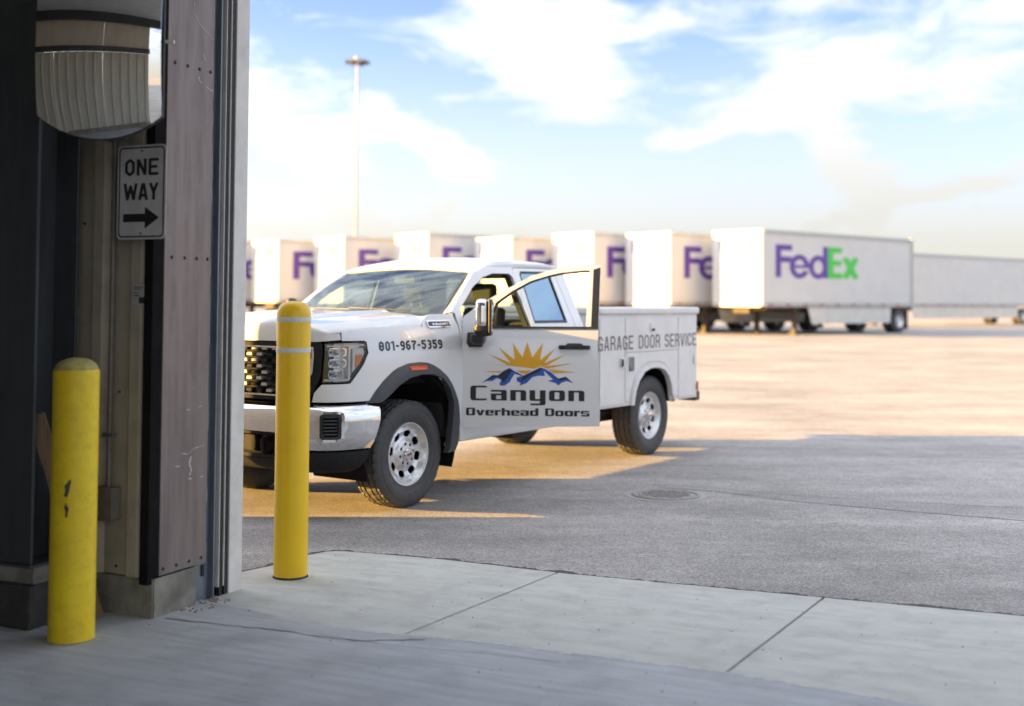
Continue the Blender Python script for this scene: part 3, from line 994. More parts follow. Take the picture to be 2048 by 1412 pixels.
# a few bits of grit on the concrete
mb = MB()
for k in range(170):
    u, v = rnd.uniform(-0.1, 4.0), rnd.uniform(-1.4, 1.75)
    r = rnd.uniform(0.0022, 0.006)
    x, y, _ = UV(u, v)
    z = 0.0065 if v < 0.45 else 0.0005
    vs = [(x + r * cos(a0), y + r * sin(a0) * .8, z) for a0 in (0.3, 1.6, 2.9, 4.1, 5.3)] + [(x, y, z + r * .7)]
    mb.add(vs, [(i, (i + 1) % 5, 5) for i in range(5)])
tag(mb.build('grit', 'stone', smooth=False, fix=False), 'scattered dark grit on the concrete', kind='stuff')
# dirt swept into the corner below the door guide
mb = MB()
for k in range(60):
    u, v = rnd.uniform(0.0, 0.14) ** 1.0, rnd.uniform(0.18, 0.48)
    r = rnd.uniform(0.004, 0.011)
    x, y, _ = UV(u, v)
    vs = [(x + r * cos(a0), y + r * sin(a0) * .8, 0.0062) for a0 in (0.3, 1.6, 2.9, 4.1, 5.3)] + [(x, y, 0.0062 + r * .8)]
    mb.add(vs, [(i, (i + 1) % 5, 5) for i in range(5)])
tag(mb.build('corner_debris', 'wood', smooth=False, fix=False), 'crumbs of debris in the corner below the door guide', kind='stuff')

# manhole with a concrete collar
mh = empty('manhole', (1.288, 10.01, -0.010), 0.3, 'round manhole cover set in the asphalt right of the truck', 'manhole')
MB().lathe([(0.0, 0.004), (0.34, 0.004), (0.345, -0.03)], 40).build('collar', 'collar', mh)
mb = MB().lathe([(0.0, 0.012), (0.225, 0.012), (0.235, 0.0)], 40)
cov = mb.build('cover', 'iron', mh)
mb = MB()
for i in range(-4, 5):
    for j in range(-4, 5):
        x, y = i * 0.045, j * 0.045
        if hypot(x, y) < 0.2:
            mb.box(x - .012, x + .012, y - .012, y + .012, 0.0125, 0.018)
mb.build('tread_stud', 'iron', cov, smooth=False, kind='stuff')
MB().lathe([(0.252, 0.006), (0.262, 0.015), (0.278, 0.015), (0.285, 0.006)], 40).build('rim', 'iron', mh)
vb = empty('valve_cover', (-0.566, 10.69, -0.010), 0, 'small dark valve cover in the sunlit asphalt beside the front wheel', 'valve cover')
MB().lathe([(0, 0.014), (0.05, 0.014), (0.06, 0.0)], 18).build('lid', 'iron', vb)
MB().lathe([(0.068, 0.008), (0.10, 0.010), (0.11, 0.0)], 18).build('collar', 'collar', vb)

# ================================================================== the dock building
DB = empty('warehouse', DOCK['loc'], PHI, 'warehouse doorway with riveted brown jamb plate and beige sheet wall', 'building')
ZT = 4.6


def corr(mb, u0, u1, z0, z1, v=0.0, amp=0.026, period=0.25, ph=0.0, axis='u', flip=1):
    """trapezoid ribbed sheet, ribs upright"""
    prof = [(0.0, 0), (0.115, 0), (0.14, 1), (0.20, 1), (0.225, 0)]
    pts = []
    k = floor((u0 - ph) / period) - 1
    while True:
        base = ph + k * period
        for a, h in prof:
            pts.append((base + a, h * amp))
        k += 1
        if base > u1:
            break
    def h_at(u):
        for a, b in zip(pts[:-1], pts[1:]):
            if a[0] <= u <= b[0] and b[0] > a[0]:
                return a[1] + (b[1] - a[1]) * (u - a[0]) / (b[0] - a[0])
        return 0
    P = [(u0, h_at(u0))] + [p for p in pts if u0 < p[0] < u1] + [(u1, h_at(u1))]
    vs, fs = [], []
    for z in (z0, z1):
        for (a, h) in P:
            vs.append((a, v - h * flip, z) if axis == 'u' else (v + h * flip, a, z))
    n = len(P)
    fs = [(i, i + 1, n + i + 1, n + i) for i in range(n - 1)]
    return mb.add(vs, fs)


for (a, b) in ((-0.60, -0.055), (-1.60, -0.603), (-2.6, -1.603), (-3.5, -2.603)):
    corr(MB(), a, b, 0.205, 5.2, 0.0, ph=-0.535).build('wall_sheet', 'beige_sheet', DB, smooth=False)
sheet1 = [o for o in DB.children if o.name == 'wall_sheet'][0]
mb = MB()
for z in (0.245, 1.12, 1.98):
    for u in (-0.48, -0.39, -0.23, -0.11):
        mb.lathe([(0.0, 0.006), (0.006, 0.005), (0.008, 0)], 8, c=(0, 0, 0))
        k = len(mb.v) - 24
        for i in range(k, len(mb.v)):
            x, y, zz = mb.v[i]
            mb.v[i] = (u + x, -0.001 - zz, z + y)
mb.build('screw', 'bolt', sheet1, kind='stuff')
MB().box(-0.055, 0.0, -0.035, 0.043, 0.175, 5.2).build('corner_trim', 'trim_shade', DB, bevel=0.004)
jp = MB().box(-0.02, 0.004, 0.0445, 0.412, 0.205, 5.2).build('jamb_plate', 'brown_metal', DB, bevel=0.003)
bolt = None
for z in (0.237, 1.806, 2.805, 4.0):
    for v in (0.075, 0.175, 0.275, 0.372) if z < 1 else (0.10, 0.20, 0.295, 0.385):
        if bolt is None:
            mbb = MB().lathe([(0.0, 0.0075), (0.005, 0.007), (0.0085, 0.004), (0.010, 0.0)], 12)
            mbb.v = [(h, x, y) for x, y, h in mbb.v]
            bolt = mbb.build('bolt', 'bolt', jp)
            o = bolt
        else:
            o = bolt.copy(); COL.objects.link(o)
        o.location = (0.004, v, z)


def scratch(pts, w, m='scratch', name='scratch'):
    mb = MB()
    L, Rr = [], []
    rr_ = random.Random(len(pts) * 7 + int(pts[0][1] * 100))
    P = []
    for a, b in zip(pts[:-1], pts[1:]):
        for k in range(4):
            P.append((a[0] + (b[0] - a[0]) * k / 4, a[1] + (b[1] - a[1]) * k / 4))
    P.append(pts[-1])
    for i, p in enumerate(P):
        q0, q1 = P[max(0, i - 1)], P[min(len(P) - 1, i + 1)]
        d = Vector((q1[0] - q0[0], q1[1] - q0[1])).normalized()
        ww = w * rr_.uniform(0.3, 1.0)
        L.append((0.0052, p[0] - d.y * ww / 2, p[1] + d.x * ww / 2)); Rr.append((0.0052, p[0] + d.y * ww / 2, p[1] - d.x * ww / 2))
    n = len(P)
    mb.add(L + Rr, [(i, n + i, n + i + 1, i + 1) for i in range(n - 1)])
    return mb.build(name, m, jp, smooth=False)


scratch([(0.24, 3.15), (0.245, 3.09), (0.29, 3.04), (0.35, 3.01), (0.40, 2.98)], 0.006)
scratch([(0.285, 2.765), (0.29, 2.745), (0.315, 2.735)], 0.012)
scratch([(0.35, 2.72), (0.405, 2.705)], 0.008)
scratch([(0.32, 2.89), (0.34, 2.86)], 0.006)
scratch([(0.20, 0.80), (0.25, 0.79), (0.30, 0.815), (0.38, 0.825)], 0.005)
scratch([(0.275, 0.775), (0.262, 0.74), (0.28, 0.71), (0.265, 0.68)], 0.016)
scratch([(0.15, 0.74), (0.19, 0.735)], 0.006)
scratch([(0.255, 0.665), (0.285, 0.660)], 0.009)
scratch([(0.235, 1.02), (0.262, 1.02)], 0.007)
scratch([(0.33, 1.03), (0.352, 1.03)], 0.008)
scratch([(0.355, 0.66), (0.375, 0.66)], 0.009)
for za, zb_ in ((0.24, 0.31), (0.52, 0.60), (0.9, 1.05), (1.35, 1.62), (1.72, 1.79), (2.1, 2.42), (2.52, 2.60), (2.68, 3.2)):
    scratch([(0.4085, za), (0.4095, (za + zb_) / 2), (0.4085, zb_)], 0.0045)
# plinth under the jamb and the wall
mb = MB()
mb.shell(lambda a, b, d: (0.012 - d * 0.5 + 0.006 * mnoise.noise((a * 9, b * 7, 1)), 0.003 + a * 0.322, 0.004 + b * 0.196), 10, 6)
mb.build('plinth', 'plinth', DB)
mb = MB()
mb.shell(lambda a, b, d: (-0.52 + a * 0.524, -0.004 + d * 0.3 + 0.006 * mnoise.noise((a * 9, b * 7, 5)), 0.004 + b * 0.196), 12, 6)
mb.build('plinth', 'plinth', DB)
MB().box(-3.5, -0.53, 0.0, 0.3, 0.0, 0.20).build('plinth', 'plinth_dark', DB)
# rolling-door guide and weather strips
MB().box(-0.14, -0.030, 0.338, 0.60, 0.0, 5.2).build('guide_backing', 'black_seal', DB)
mb = MB()
mb.box(-0.028, -0.020, 0.345, 0.474, -0.02, 5.2); 
mb.build('guide_channel', 'guide_steel', DB, bevel=0.002)
MB().box(-0.028, 0.012, 0.462, 0.474, -0.02, 5.2).build('guide_lip', 'guide_steel', DB, bevel=0.002)
for z in (1.05, 1.95, 2.75, 0.6, 0.16):
    MB().box(-0.018, -0.012, 0.40, 0.42, z - 0.03, z + 0.03).build('guide_slot', 'black_seal', DB, smooth=False)
MB().box(-0.028, 0.004, 0.520, 0.525, 0.05, 5.2).build('weather_strip', 'white_trim', DB)
MB().box(-0.028, 0.006, 0.560, 0.565, 0.05, 5.2).build('weather_strip', 'white_trim', DB)
MB().box(-0.028, 0.000, 0.532, 0.556, -0.005, 5.2).build('rubber_seal', 'black_seal', DB)
MB().box(-0.028, 0.002, 0.572, 0.600, -0.005, 5.2).build('rubber_seal', 'black_seal', DB)
MB().box(-0.10, 0.008, 0.604, 0.720, -0.01, 5.2).build('corner_flashing', 'white_trim', DB, bevel=0.004)
# walls and roof of the rest of the drive-through bay, open at its rear
MB().box(-5.27, -0.102, 0.42, 0.70, 0.0, 5.3).build('front_wall', 'beige_sheet', DB, smooth=False)
MB().box(-5.27, -5.15, -40, 0.418, 0.0, 5.3).build('end_wall', 'beige_sheet', DB, smooth=False)
MB().box(6.8, 9.2, 0.05, 0.62, 0.0, 5.3).build('front_wall', 'beige_sheet', DB, smooth=False)
MB().box(-0.10, 6.8, 0.10, 0.70, 4.6, 5.3).build('door_header', 'brown_metal', DB, smooth=False)
MB().box(-5.27, 9.3, -6.6, 0.75, 5.31, 5.45).build('roof', 'roof_pale', DB, smooth=False)
for k in range(2):
    corr(MB(), -6.5 + k * 3.26, -3.25 + k * 3.26, 0.2, 5.2, -3.52, 0.05, 0.40, axis='v', flip=-1).build('wall_sheet', 'beige_sheet', DB, smooth=False)
for z in (2.9,):
    MB().box(-3.44, -3.24, -6.4, -0.7, z, z + 0.22).build('wall_girt', 'column_steel', DB, smooth=False)
for v in (-2.6, -6.4):
    MB().box(-3.5, 9.0, v - 0.1, v + 0.1, 4.9, 5.3).build('roof_beam', 'column_steel', DB, smooth=False)
for u in (-3.3, 9.1):
    MB().box(u - 0.12, u + 0.12, -6.55, -6.30, 0, 5.3).build('rear_column', 'column_steel', DB, smooth=False)
for k in range(3):
    corr(MB(), -3.46 + k * 2.2, -1.27 + k * 2.2, 0.2, 3.55, -6.6, 0.045, 0.40, flip=-1).build('wall_sheet', 'shed_sheet', DB, smooth=False)
    MB().box(-3.46 + k * 2.2, -1.27 + k * 2.2, -6.64, -6.58, 3.80, 5.28).build('upper_panel', 'shed_sheet', DB, smooth=False)
MB().box(-3.46, 3.12, -6.62, -6.45, 3.56, 3.79).build('wall_girt', 'column_steel', DB, smooth=False)
MB().box(-3.46, 3.12, -6.75, -6.50, 0.0, 0.2).build('plinth', 'plinth', DB, smooth=False)
# the steel column left of the sheet wall
mb = MB()
mb.box(-0.72, -0.417, -0.385, -0.365, 0.305, 5.2)
co = mb.build('column_flange', 'column_steel', DB, bevel=0.003)
MB().box(-0.578, -0.562, -0.364, -0.122, 0.305, 5.2).build('column_web', 'column_steel', DB)
MB().box(-0.72, -0.417, -0.121, -0.101, 0.305, 5.2).build('column_flange', 'column_steel', DB, bevel=0.003)
MB().box(-0.74, -0.40, -0.40, -0.085, 0.292, 0.305).build('base_plate', 'column_steel', DB)
mb = MB()
mb.shell(lambda a, b, d: (-0.85 + a * 0.46 + 0.010 * mnoise.noise((a * 8, b * 7, 3)), -0.385 + d * 0.36 + 0.01 * mnoise.noise((a * 8, b * 9, 9)), 0.214 + b * 0.077 + 0.004 * mnoise.noise((a * 9, 1, 2))), 12, 4)
mb.build('grout_bed', 'plinth', DB)
mb = MB()


def ped(a, b, d):
    nz = lambda s: 0.010 * mnoise.noise((a * 11 + s, b * 9, d * 6)) + 0.004 * mnoise.noise((a * 40 + s, b * 30, d * 10))
    return (-0.95 + a * 0.575 + nz(0), -0.425 + d * 0.42 + nz(4), 0.003 + b * 0.21 + nz(8) * (b > .5))


mb.shell(ped, 16, 8)
mb.build('pedestal', 'plinth_dark', DB, angle=50)

# ------------------------------------------------------------------ things on the wall
sg = empty('one_way_sign', UV(-0.0215, -0.105, 2.122), PHI, 'white one way traffic sign with arrow, fixed to the dark wall below the mirror', 'sign')
sw, sh_ = 0.1525, 0.2345
fs = lambda u, v, d: (u, d, v)
mb = MB(); skin(mb, [rr(-sw, -sh_, sw, sh_, 0.028, 6)], fs, thick=0.003); plate = mb.build('sign_plate', 'sign_face', sg)
mb = MB(); skin(mb, [rr(-sw + .010, -sh_ + .010, sw - .010, sh_ - .010, 0.022, 6)], lambda u, v, d: (u, -0.0012 + d, v), [rr(-sw + .017, -sh_ + .017, sw - .017, sh_ - .017, 0.016, 6)], thick=0.001)
mb.build('border', 'decal_black', sg, smooth=False)
fl_ = lambda u, v, d: (u, d - 0.0002, v)
mb = MB(); write(mb, 'ONE', plain, fl_, -0.105, 0.105, 0.082, 0.084, gap=0.13, w=0.60, t=0.165, cut=0.17); mb.build('lettering', 'decal_black', sg, smooth=False)
mb = MB(); write(mb, 'WAY', plain, fl_, -0.112, 0.108, -0.040, 0.084, gap=0.05, w=0.60, t=0.165, cut=0.17); mb.build('lettering', 'decal_black', sg, smooth=False)
mb = MB(); skin(mb, [[(-0.112, -0.148), (0.025, -0.148), (0.025, -0.182), (0.112, -0.128), (0.025, -0.074), (0.025, -0.108), (-0.112, -0.108)]], lambda u, v, d: (u, -0.0012 + d, v), thick=0.001)
mb.build('arrow', 'decal_black', sg, smooth=False)
for z in (0.205, -0.205):
    b2 = MB().lathe([(0.0, 0.004), (0.004, 0.0035), (0.006, 0)], 10)
    b2.v = [(x, -h, y) for x, y, h in b2.v]
    b2.build('bolt', 'bolt', sg, loc=(0, 0, z))
MB().box(-0.02, 0.02, 0.0035, 0.075, -0.215, 0.215).build('mounting_bracket', 'column_steel', sg)

# convex safety mirror: a shallow dome with cut sides
mr = empty('convex_mirror', (-1.905, 5.50, 2.765), 0, 'large convex safety mirror with cut sides and curved bottom hanging in front of the wall', 'mirror')
mr.rotation_euler = (radians(0), 0, radians(0))
RS, RD, HW = 1.55, 0.437, 0.287


def dome(x, z, d):
    return (x, -(sqrt(max(0, RS * RS - x * x - z * z)) - sqrt(RS * RS - RD * RD)) + d, z)


outl = [(HW, -sqrt(RD * RD - HW * HW)), (HW, sqrt(RD * RD - HW * HW))]
a1 = atan2(sqrt(RD * RD - HW * HW), HW)
ol = [(RD * cos(a1 + (pi - 2 * a1) * i / 24), RD * sin(a1 + (pi - 2 * a1) * i / 24)) for i in range(25)]
ol += [(RD * cos(pi + a1 + (pi - 2 * a1) * i / 24), RD * sin(pi + a1 + (pi - 2 * a1) * i / 24)) for i in range(25)]
mb = MB(); skin(mb, [ol], dome, step=0.02, thick=0.004)
mb.build('mirror_dome', 'mirror', mr)
mb = MB()
rim_in = [(p[0] * 0.985, p[1] * 0.985) for p in ol]
skin(mb, [[(p[0] * 1.012, p[1] * 1.012) for p in ol]], lambda x, z, d: (dome(x * .985, z * .985, 0)[0] / .985, dome(x * .98, z * .98, 0)[1] + 0.006 + d, z), [rim_in], thick=0.02)
mb.build('rim', 'black_seal', mr)
MB().rod((0.0, 0.05, 0.1), (-0.25, 0.46, 0.1), 0.018).build('mounting_arm', 'column_steel', mr)
MB().box(0.285, 0.33, 0.02, 0.04, 0.015, 0.028).build('side_clip', 'white_trim', mr)

# conduit with its box
cd = empty('electrical_conduit', UV(-0.262, -0.03, 0), PHI, 'thin vertical conduit with a junction box running down the beige sheet wall', 'conduit')
MB().rod((0, 0, 0.64), (0, 0, 4.4), 0.0125, 10).build('pipe', 'conduit', cd)
bx = MB().box(-0.062, 0.062, -0.045, 0.02, 0.485, 0.645).build('junction_box', 'conduit', cd, bevel=0.004)
MB().box(-0.066, 0.066, -0.050, -0.0455, 0.481, 0.649).build('lid', 'conduit', bx, bevel=0.002)
MB().box(-0.035, 0.035, -0.016, 0.012, 0.895, 0.915).build('strap', 'guide_steel', cd, bevel=0.002)
MB().box(-0.035, 0.035, -0.016, 0.012, 2.395, 2.415).build('strap', 'guide_steel', cd, bevel=0.002)
nt_ = empty('paper_notice', UV(-0.088, -0.032, 1.612), PHI, 'small faded paper notice stuck on the beige sheet wall below the sign', 'notice')
MB().box(-0.047, 0.047, 0, 0.002, -0.057, 0.057).build('sheet', 'paper', nt_, smooth=False)
mb = MB()
for z, a, b in ((0.040, -.036, .02), (0.030, -.036, .01), (0.012, -.036, -.005), (-0.002, -.036, 0.0)):
    mb.box(a, b, -0.001, -0.0002, z - .002, z + .002)
mb.box(0.0, 0.034, -0.001, -0.0002, -0.042, -0.012)
mb.build('print', 'ink', nt_, smooth=False)

# plank leaning behind the short bollard
p0, p1 = Vector((-2.335, 5.93, 1.02)), Vector((-2.056, 6.03, 0.008))
pk = empty('wooden_plank', p1, 0, 'weathered wooden plank leaning behind the yellow painted bollard', 'plank')
dvec = p0 - p1
mb = MB()
ax = dvec.normalized(); sd = Vector((1, 0.2, 0)); sd = (sd - ax * sd.dot(ax)).normalized(); nn = ax.cross(sd)
mb.shell(lambda a, b, d: tuple(dvec * b + sd * (a - .5) * (0.075 + 0.010 * mnoise.noise((a * 3, b * 9, 0))) + nn * (d - .5) * 0.035), 3, 18)
mb.build('board', 'wood', pk)


# ------------------------------------------------------------------ bollards
def bollard(name, loc, r, h, label, m, sleeve):
    o = empty(name, loc, 0, label, 'bollard')
    if sleeve:
        prof = [(r * 1.0, 0.0), (r, h - 0.075)] + [(r - 0.052 * (1 - cos(a)), h - 0.075 + 0.075 * sin(a)) for a in [i * pi / 16 for i in range(1, 9)]] + [(r * 0.35, h + 0.004), (0.001, h + 0.006)]
        MB().lathe(prof, 48).build('sleeve', m, o, angle=40)
        for z in (h - 0.101, h - 0.278):
            MB().lathe([(r + 0.0008, -0.013), (r + 0.0022, -0.012), (r + 0.0022, 0.012), (r + 0.0008, 0.013)], 48).build('reflective_band', 'white_band', o, loc=(0, 0, z))
        MB().lathe([(r * 1.0, 0.012), (r * 1.03, 0.005), (r * 1.05, 0.0)], 36).build('base_seal', 'joint', o)
    else:
        MB().lathe([(r * 1.02, 0.006), (r, 0.03), (r, h - 0.055), (r - 0.004, h - 0.05)], 48).build('pipe', m, o)
        mb = MB()
        prof = [(r - 0.004, h - 0.052)] + [((r - 0.004) * cos(a), h - 0.052 + 0.058 * sin(a)) for a in [i * pi / 20 for i in range(1, 10)]] + [(0.001, h + 0.006)]
        mb.lathe(prof, 40)
        mb.v = [(x + .0025 * mnoise.noise((x * 40, y * 40, z * 40)), y, z + .004 * mnoise.noise((x * 35, y * 35, 2))) for x, y, z in mb.v]
        mb.build('concrete_cap', 'bollard_cap', o)
        P1 = [(-.012, -.035), (0.004, -.042), (.012, -.015), (.018, .02), (.022, .035), (.012, .04), (.004, .026), (-.010, .012), (-.006, -.01)]
        P2 = [(-.004, -.036), (.006, -.03), (.008, -.01), (.012, .005), (.004, .02), (-.004, .034), (-.010, .01), (-.004, -.006)]
        for zc, P, am in ((0.715, P1, -pi / 2 + 0.02), (0.615, P2, -pi / 2 + 0.03)):
            mb = MB()
            skin(mb, [P], lambda u, v, d: ((r + 0.001 - d) * cos(am + u / r), (r + 0.001 - d) * sin(am + u / r), v + zc), step=0.01, thick=0.001)
            mb.build('paint_chip', 'chip', o, smooth=False)
    return o


bollard('bollard', (-2.045, 5.663, 0.004), 0.1045, 1.305, 'shorter yellow bollard of painted pipe with two dark chips, standing indoors by the wall', 'yellow_paint', False)
bollard('bollard', (-1.263, 6.973, 0.0), 0.0975, 1.58, 'tall smooth yellow bollard with two white bands, standing on the apron before the truck', 'yellow_sleeve', True)


# ================================================================== trailers beyond the yard
TA = radians(40)
ZG = 0.30


def rbox(mb, x0, x1, y0, y1, z0, z1, r):
    return skin(mb, [rr(x0, y0, x1, y1, r, 5)], lambda u, v, d: (u, v, z1 - d), thick=z1 - z0)


def wheel_small(parent, x, y, out):
    w = MB()
    w.lathe([(0.27, -0.12), (0.42, -0.13), (0.49, -0.10), (0.50, 0.0), (0.49, 0.10), (0.42, 0.13), (0.27, 0.12)], 28, 'Y')
    t = w.build('wheel', 'tyre', parent, loc=(x, y, 0.50))
    h = MB()
    h.lathe([(0.29, 0.11 * out), (0.27, 0.115 * out), (0.20, 0.02 * out), (0.10, 0.03 * out), (0.09, 0.09 * out), (0.001, 0.09 * out)], 24, 'Y')
    h.build('rim', 'steel', t)
    return t


def trailer(near, zg, L, label, group, ex, logo=True, ang=TA, skirt=True, dh=0.0):
    o = empty('freight_trailer', (near[0], near[1], zg), ang, label, 'trailer', group)
    Wd, zb, zt = 2.55, 1.13, 4.10 + dh
    mb = MB(); rbox(mb, 0, L, 0, Wd, zb, zt, 0.10); mb.build('box', 'trailer', o, angle=30, bevel=0.02)
    MB().box(0.10, L - 0.02, -0.03, -0.001, zt - 0.16, zt - 0.02).build('top_rail', 'trailer_rail', o)
    MB().box(0.10, L - 0.02, -0.03, -0.001, zb - 0.02, zb + 0.14).build('bottom_rail', 'trailer_rail', o)
    MB().box(L - 0.12, L + 0.03, -0.035, Wd + .03, zb - 0.02, zt + 0.01).build('rear_frame', 'trailer_rail', o)
    for i in range(9):
        MB().box(0.3 + i * (L - 0.6) / 9, 0.3 + i * (L - 0.6) / 9 + 0.32, -0.034, -0.0305, zb + 0.04, zb + 0.09).build('reflective_tape', 'red_lens', o, smooth=False)
    for i in range(3):
        MB().box(-0.02, -0.001, Wd / 2 - 0.25 + i * 0.25 - .03, Wd / 2 - 0.25 + i * 0.25 + .03, zt - 0.13, zt - 0.09).build('clearance_lamp', 'orange_lamp', o, smooth=False)
    MB().box(-0.03, 0.0, 0.12, Wd - 0.12, zb - 0.02, zb + 0.12).build('nose_rail', 'trailer_rail', o)
    MB().box(0.3, L - 0.3, 0.9, 1.7, 0.85, zb - 0.02).build('underframe', 'trailer_under', o)
    MB().box(0.4, 2.6, 0.15, 2.4, 1.0, zb - 0.021).build('coupler_plate', 'trailer_under', o)
    for y in (0.35, 2.24):
        lg = MB().box(2.35, 2.55, y - 0.07, y + 0.07, 0.10, zb - 0.022).build('landing_leg', 'trailer_under', o)
        MB().box(2.28, 2.62, y - 0.16, y + 0.16, 0.0, 0.10).build('foot', 'trailer_under', lg)
    MB().rod((2.45, 0.45, 0.72), (2.45, 2.14, 0.72), 0.04).build('cross_shaft', 'trailer_under', o)
    if skirt:
        mb = MB(); skin(mb, [[(2.9, 0.98), (2.9, 0.95), (3.15, 0.32), (L - 1.72, 0.32), (L - 1.65, 0.98)]], lambda u, v, d: (u, 0.02 + d, v + 0.11), thick=0.03)
        mb.build('side_skirt', 'skirt', o)
    for y, out in ((0.16, -1), (0.50, -1), (2.09, 1), (2.43, 1)):
        wheel_small(o, L - 0.95, y, out)
    MB().rod((L - 0.95, 0.2, 0.5), (L - 0.95, 2.39, 0.5), 0.07).build('axle', 'trailer_under', o)
    MB().box(L - 0.32, L - 0.30, 0.05, 0.6, 0.15, 0.95).build('mud_flap', 'plastic', o)
    if logo:
        fside = lambda u, v, d: (u, d - 0.001, v)
        h, z0, x0 = 1.28, 2.26 + dh * .7, 0.78
        L1, w1 = text_polys('Fed', express, 0.02)
        L2, w2 = text_polys('Ex', express, 0.0)
        k = 5.6 / (w1 + w2 - 0.02)
        mb = MB(); write(mb, 'Fed', express, fside, x0, x0 + w1 * k, z0, h, gap=0.02, thick=-0.004); mb.build('lettering', 'purple', o, smooth=False)
        mb = MB(); write(mb, 'Ex', express, fside, x0 + (w1 - 0.02) * k, x0 + (w1 - 0.02 + w2) * k, z0, h, gap=0.0, thick=-0.005); mb.build('lettering', 'green' if ex == 'green' else 'orange', o, smooth=False)
        fnose = lambda u, v, d: (d - 0.001, Wd - u, v)
        h, x0, wd = 0.46, 0.42, 1.75
        k = wd / (w1 + w2 - 0.02)
        mb = MB(); write(mb, 'Fed', express, fnose, x0, x0 + w1 * k, 3.28, h, gap=0.02, thick=-0.004); mb.build('lettering', 'purple', o, smooth=False)
        mb = MB(); write(mb, 'Ex', express, fnose, x0 + (w1 - 0.02) * k, x0 + wd, 3.28, h, gap=0.0, thick=-0.005); mb.build('lettering', 'green' if ex == 'green' else 'orange', o, smooth=False)
    # glad hands and number plate on the nose
    MB().box(-0.03, -0.001, 1.05, 1.50, 1.42, 1.60).build('hose_panel', 'trailer_rail', o)
    if logo:
        mb = MB()
        for i in range(5):
            mb.box(-0.006, -0.001, 0.35 + i * 0.11, 0.41 + i * 0.11, 1.75, 1.90)
        mb.build('number_marks', 'trailer_rail', o, smooth=False)
    return o


GT = 'delivery trailers parked in a row beyond the yard'
ROW = [((9.62, 46.0), 0.0, 'green', 'white trailer at the open end of the row, whole lettered side in view'),
       ((6.29, 47.46), -0.05, 'orange', 'white trailer second from the open end of the row, sunlit nose above the service body'),
       ((3.32, 48.9), 0.0, 'orange', 'white trailer third from the open end of the row, behind the open truck door'),
       ((0.0, 50.4), -0.13, 'green', 'white trailer with green marked nose rising behind the rear of the cab roof'),
       ((-3.63, 51.84), 0.10, 'orange', 'tallest looking white trailer, its nose rising behind the middle of the cab roof'),
       ((-7.48, 53.3), 0.0, 'orange', 'white trailer whose sunlit nose stands behind the far corner of the windshield'),
       ((-10.68, 54.76), -0.10, 'orange', 'white trailer with its sunlit nose between the door jamb and the tall bollard'),
       ((-14.2, 56.2), -0.05, 'orange', 'white trailer mostly hidden by the door jamb at the far end of the row')]
for (p, dh, ex, lb) in ROW:
    trailer(p, ZG, 10.4, lb, GT, ex, dh=dh)
trailer((20.2, 65.5), ZG, 16.2, 'long plain white trailer parked behind the end of the lettered row', None, 'green', logo=False, ang=radians(39))

# mast light
lp = empty('high_mast_light', (-10.45, 80.0, ZG), 0, 'tall thin grey high mast light pole standing behind the trailers', 'light pole')
MB().rod((0, 0, 0), (0, 0, 17.2), 0.10, 12, 0.07).build('mast', 'pole', lp)
hd = MB().lathe([(0.001, 17.55), (0.22, 17.5), (0.30, 17.25), (0.18, 17.1), (0.001, 17.1)], 16).build('head', 'pole', lp)
mbr = MB().lathe([(0.50, 17.20), (0.54, 17.24), (0.58, 17.20), (0.54, 17.16)], 20)
mbr.add([], [])
mbr.build('lamp_ring', 'pole', lp)
for k in range(6):
    a = k * pi / 3 + 0.2
    MB().box(-0.20, 0.20, -0.13, 0.13, -0.12, 0.08, 0.03).build('lamp', 'trailer_under', lp, loc=(0.62 * cos(a), 0.62 * sin(a), 17.18), rot=(0, 0, a))

# ================================================================== the service truck (x forward from the front axle, y to its driver's side)
TR = empty('service_truck', (-1.539, 9.875, -0.010), radians(235.6), 'white extended cab service truck with open driver door and lettered utility body', 'truck')

PL = [(1.0, 0), (0.995, .3), (0.975, .6), (0.95, .74), (0.905, .845), (0.82, .92), (0.70, .965), (0.55, .988), (0.35, 1.0), (0.0, 1.0), (-3, 1.0)]
for _ in range(2):
    Q = [PL[0]]
    for a, b in zip(PL[:-1], PL[1:]):
        Q += [(.75 * a[0] + .25 * b[0], .75 * a[1] + .25 * b[1]), (.25 * a[0] + .75 * b[0], .25 * a[1] + .75 * b[1])]
    PL = Q + [PL[-1]]
SL = [0.0]
for a, b in zip(PL[:-1], PL[1:]):
    SL.append(SL[-1] + hypot(b[0] - a[0], b[1] - a[1]))


def plan(s):
    sg_ = 1 if s >= 0 else -1
    s = abs(s)
    for i in range(len(SL) - 1):
        if s <= SL[i + 1] or i == len(SL) - 2:
            t = (s - SL[i]) / (SL[i + 1] - SL[i])
            a, b = PL[i], PL[i + 1]
            L = SL[i + 1] - SL[i]
            tx, ty = (b[0] - a[0]) / L, (b[1] - a[1]) / L
            return a[0] + (b[0] - a[0]) * t, sg_ * (a[1] + (b[1] - a[1]) * t), ty, -tx * sg_


S_OF = lambda x: 1.7966 - x          # on the straight flank


def lerp_tab(T, z):
    if z <= T[0][0]:
        return T[0][1]
    for (a, va), (b, vb) in zip(T[:-1], T[1:]):
        if z <= b:
            t = (z - a) / (b - a)
            return va + (vb - va) * t
    return T[-1][1]


INS = [(.40, .050), (.47, .034), (.56, .016), (.70, .006), (.90, 0), (1.13, 0), (1.15, .001), (1.22, .009), (1.30, .021), (1.37, .035)]


def inset(z):
    return lerp_tab(INS, z) if z <= 1.37 else .035 + (z - 1.37) * .42


def Mf(s, z, d, ins=inset):
    x, y, nx, ny = plan(s)
    k = ins(z) + d
    return (x - nx * k, y - ny * k, z)


def SD(sd):
    """flank surface of one side: (x, z, depth)"""
    return lambda x, z, d: (x, sd * (1.0 - inset(z) - d), z)


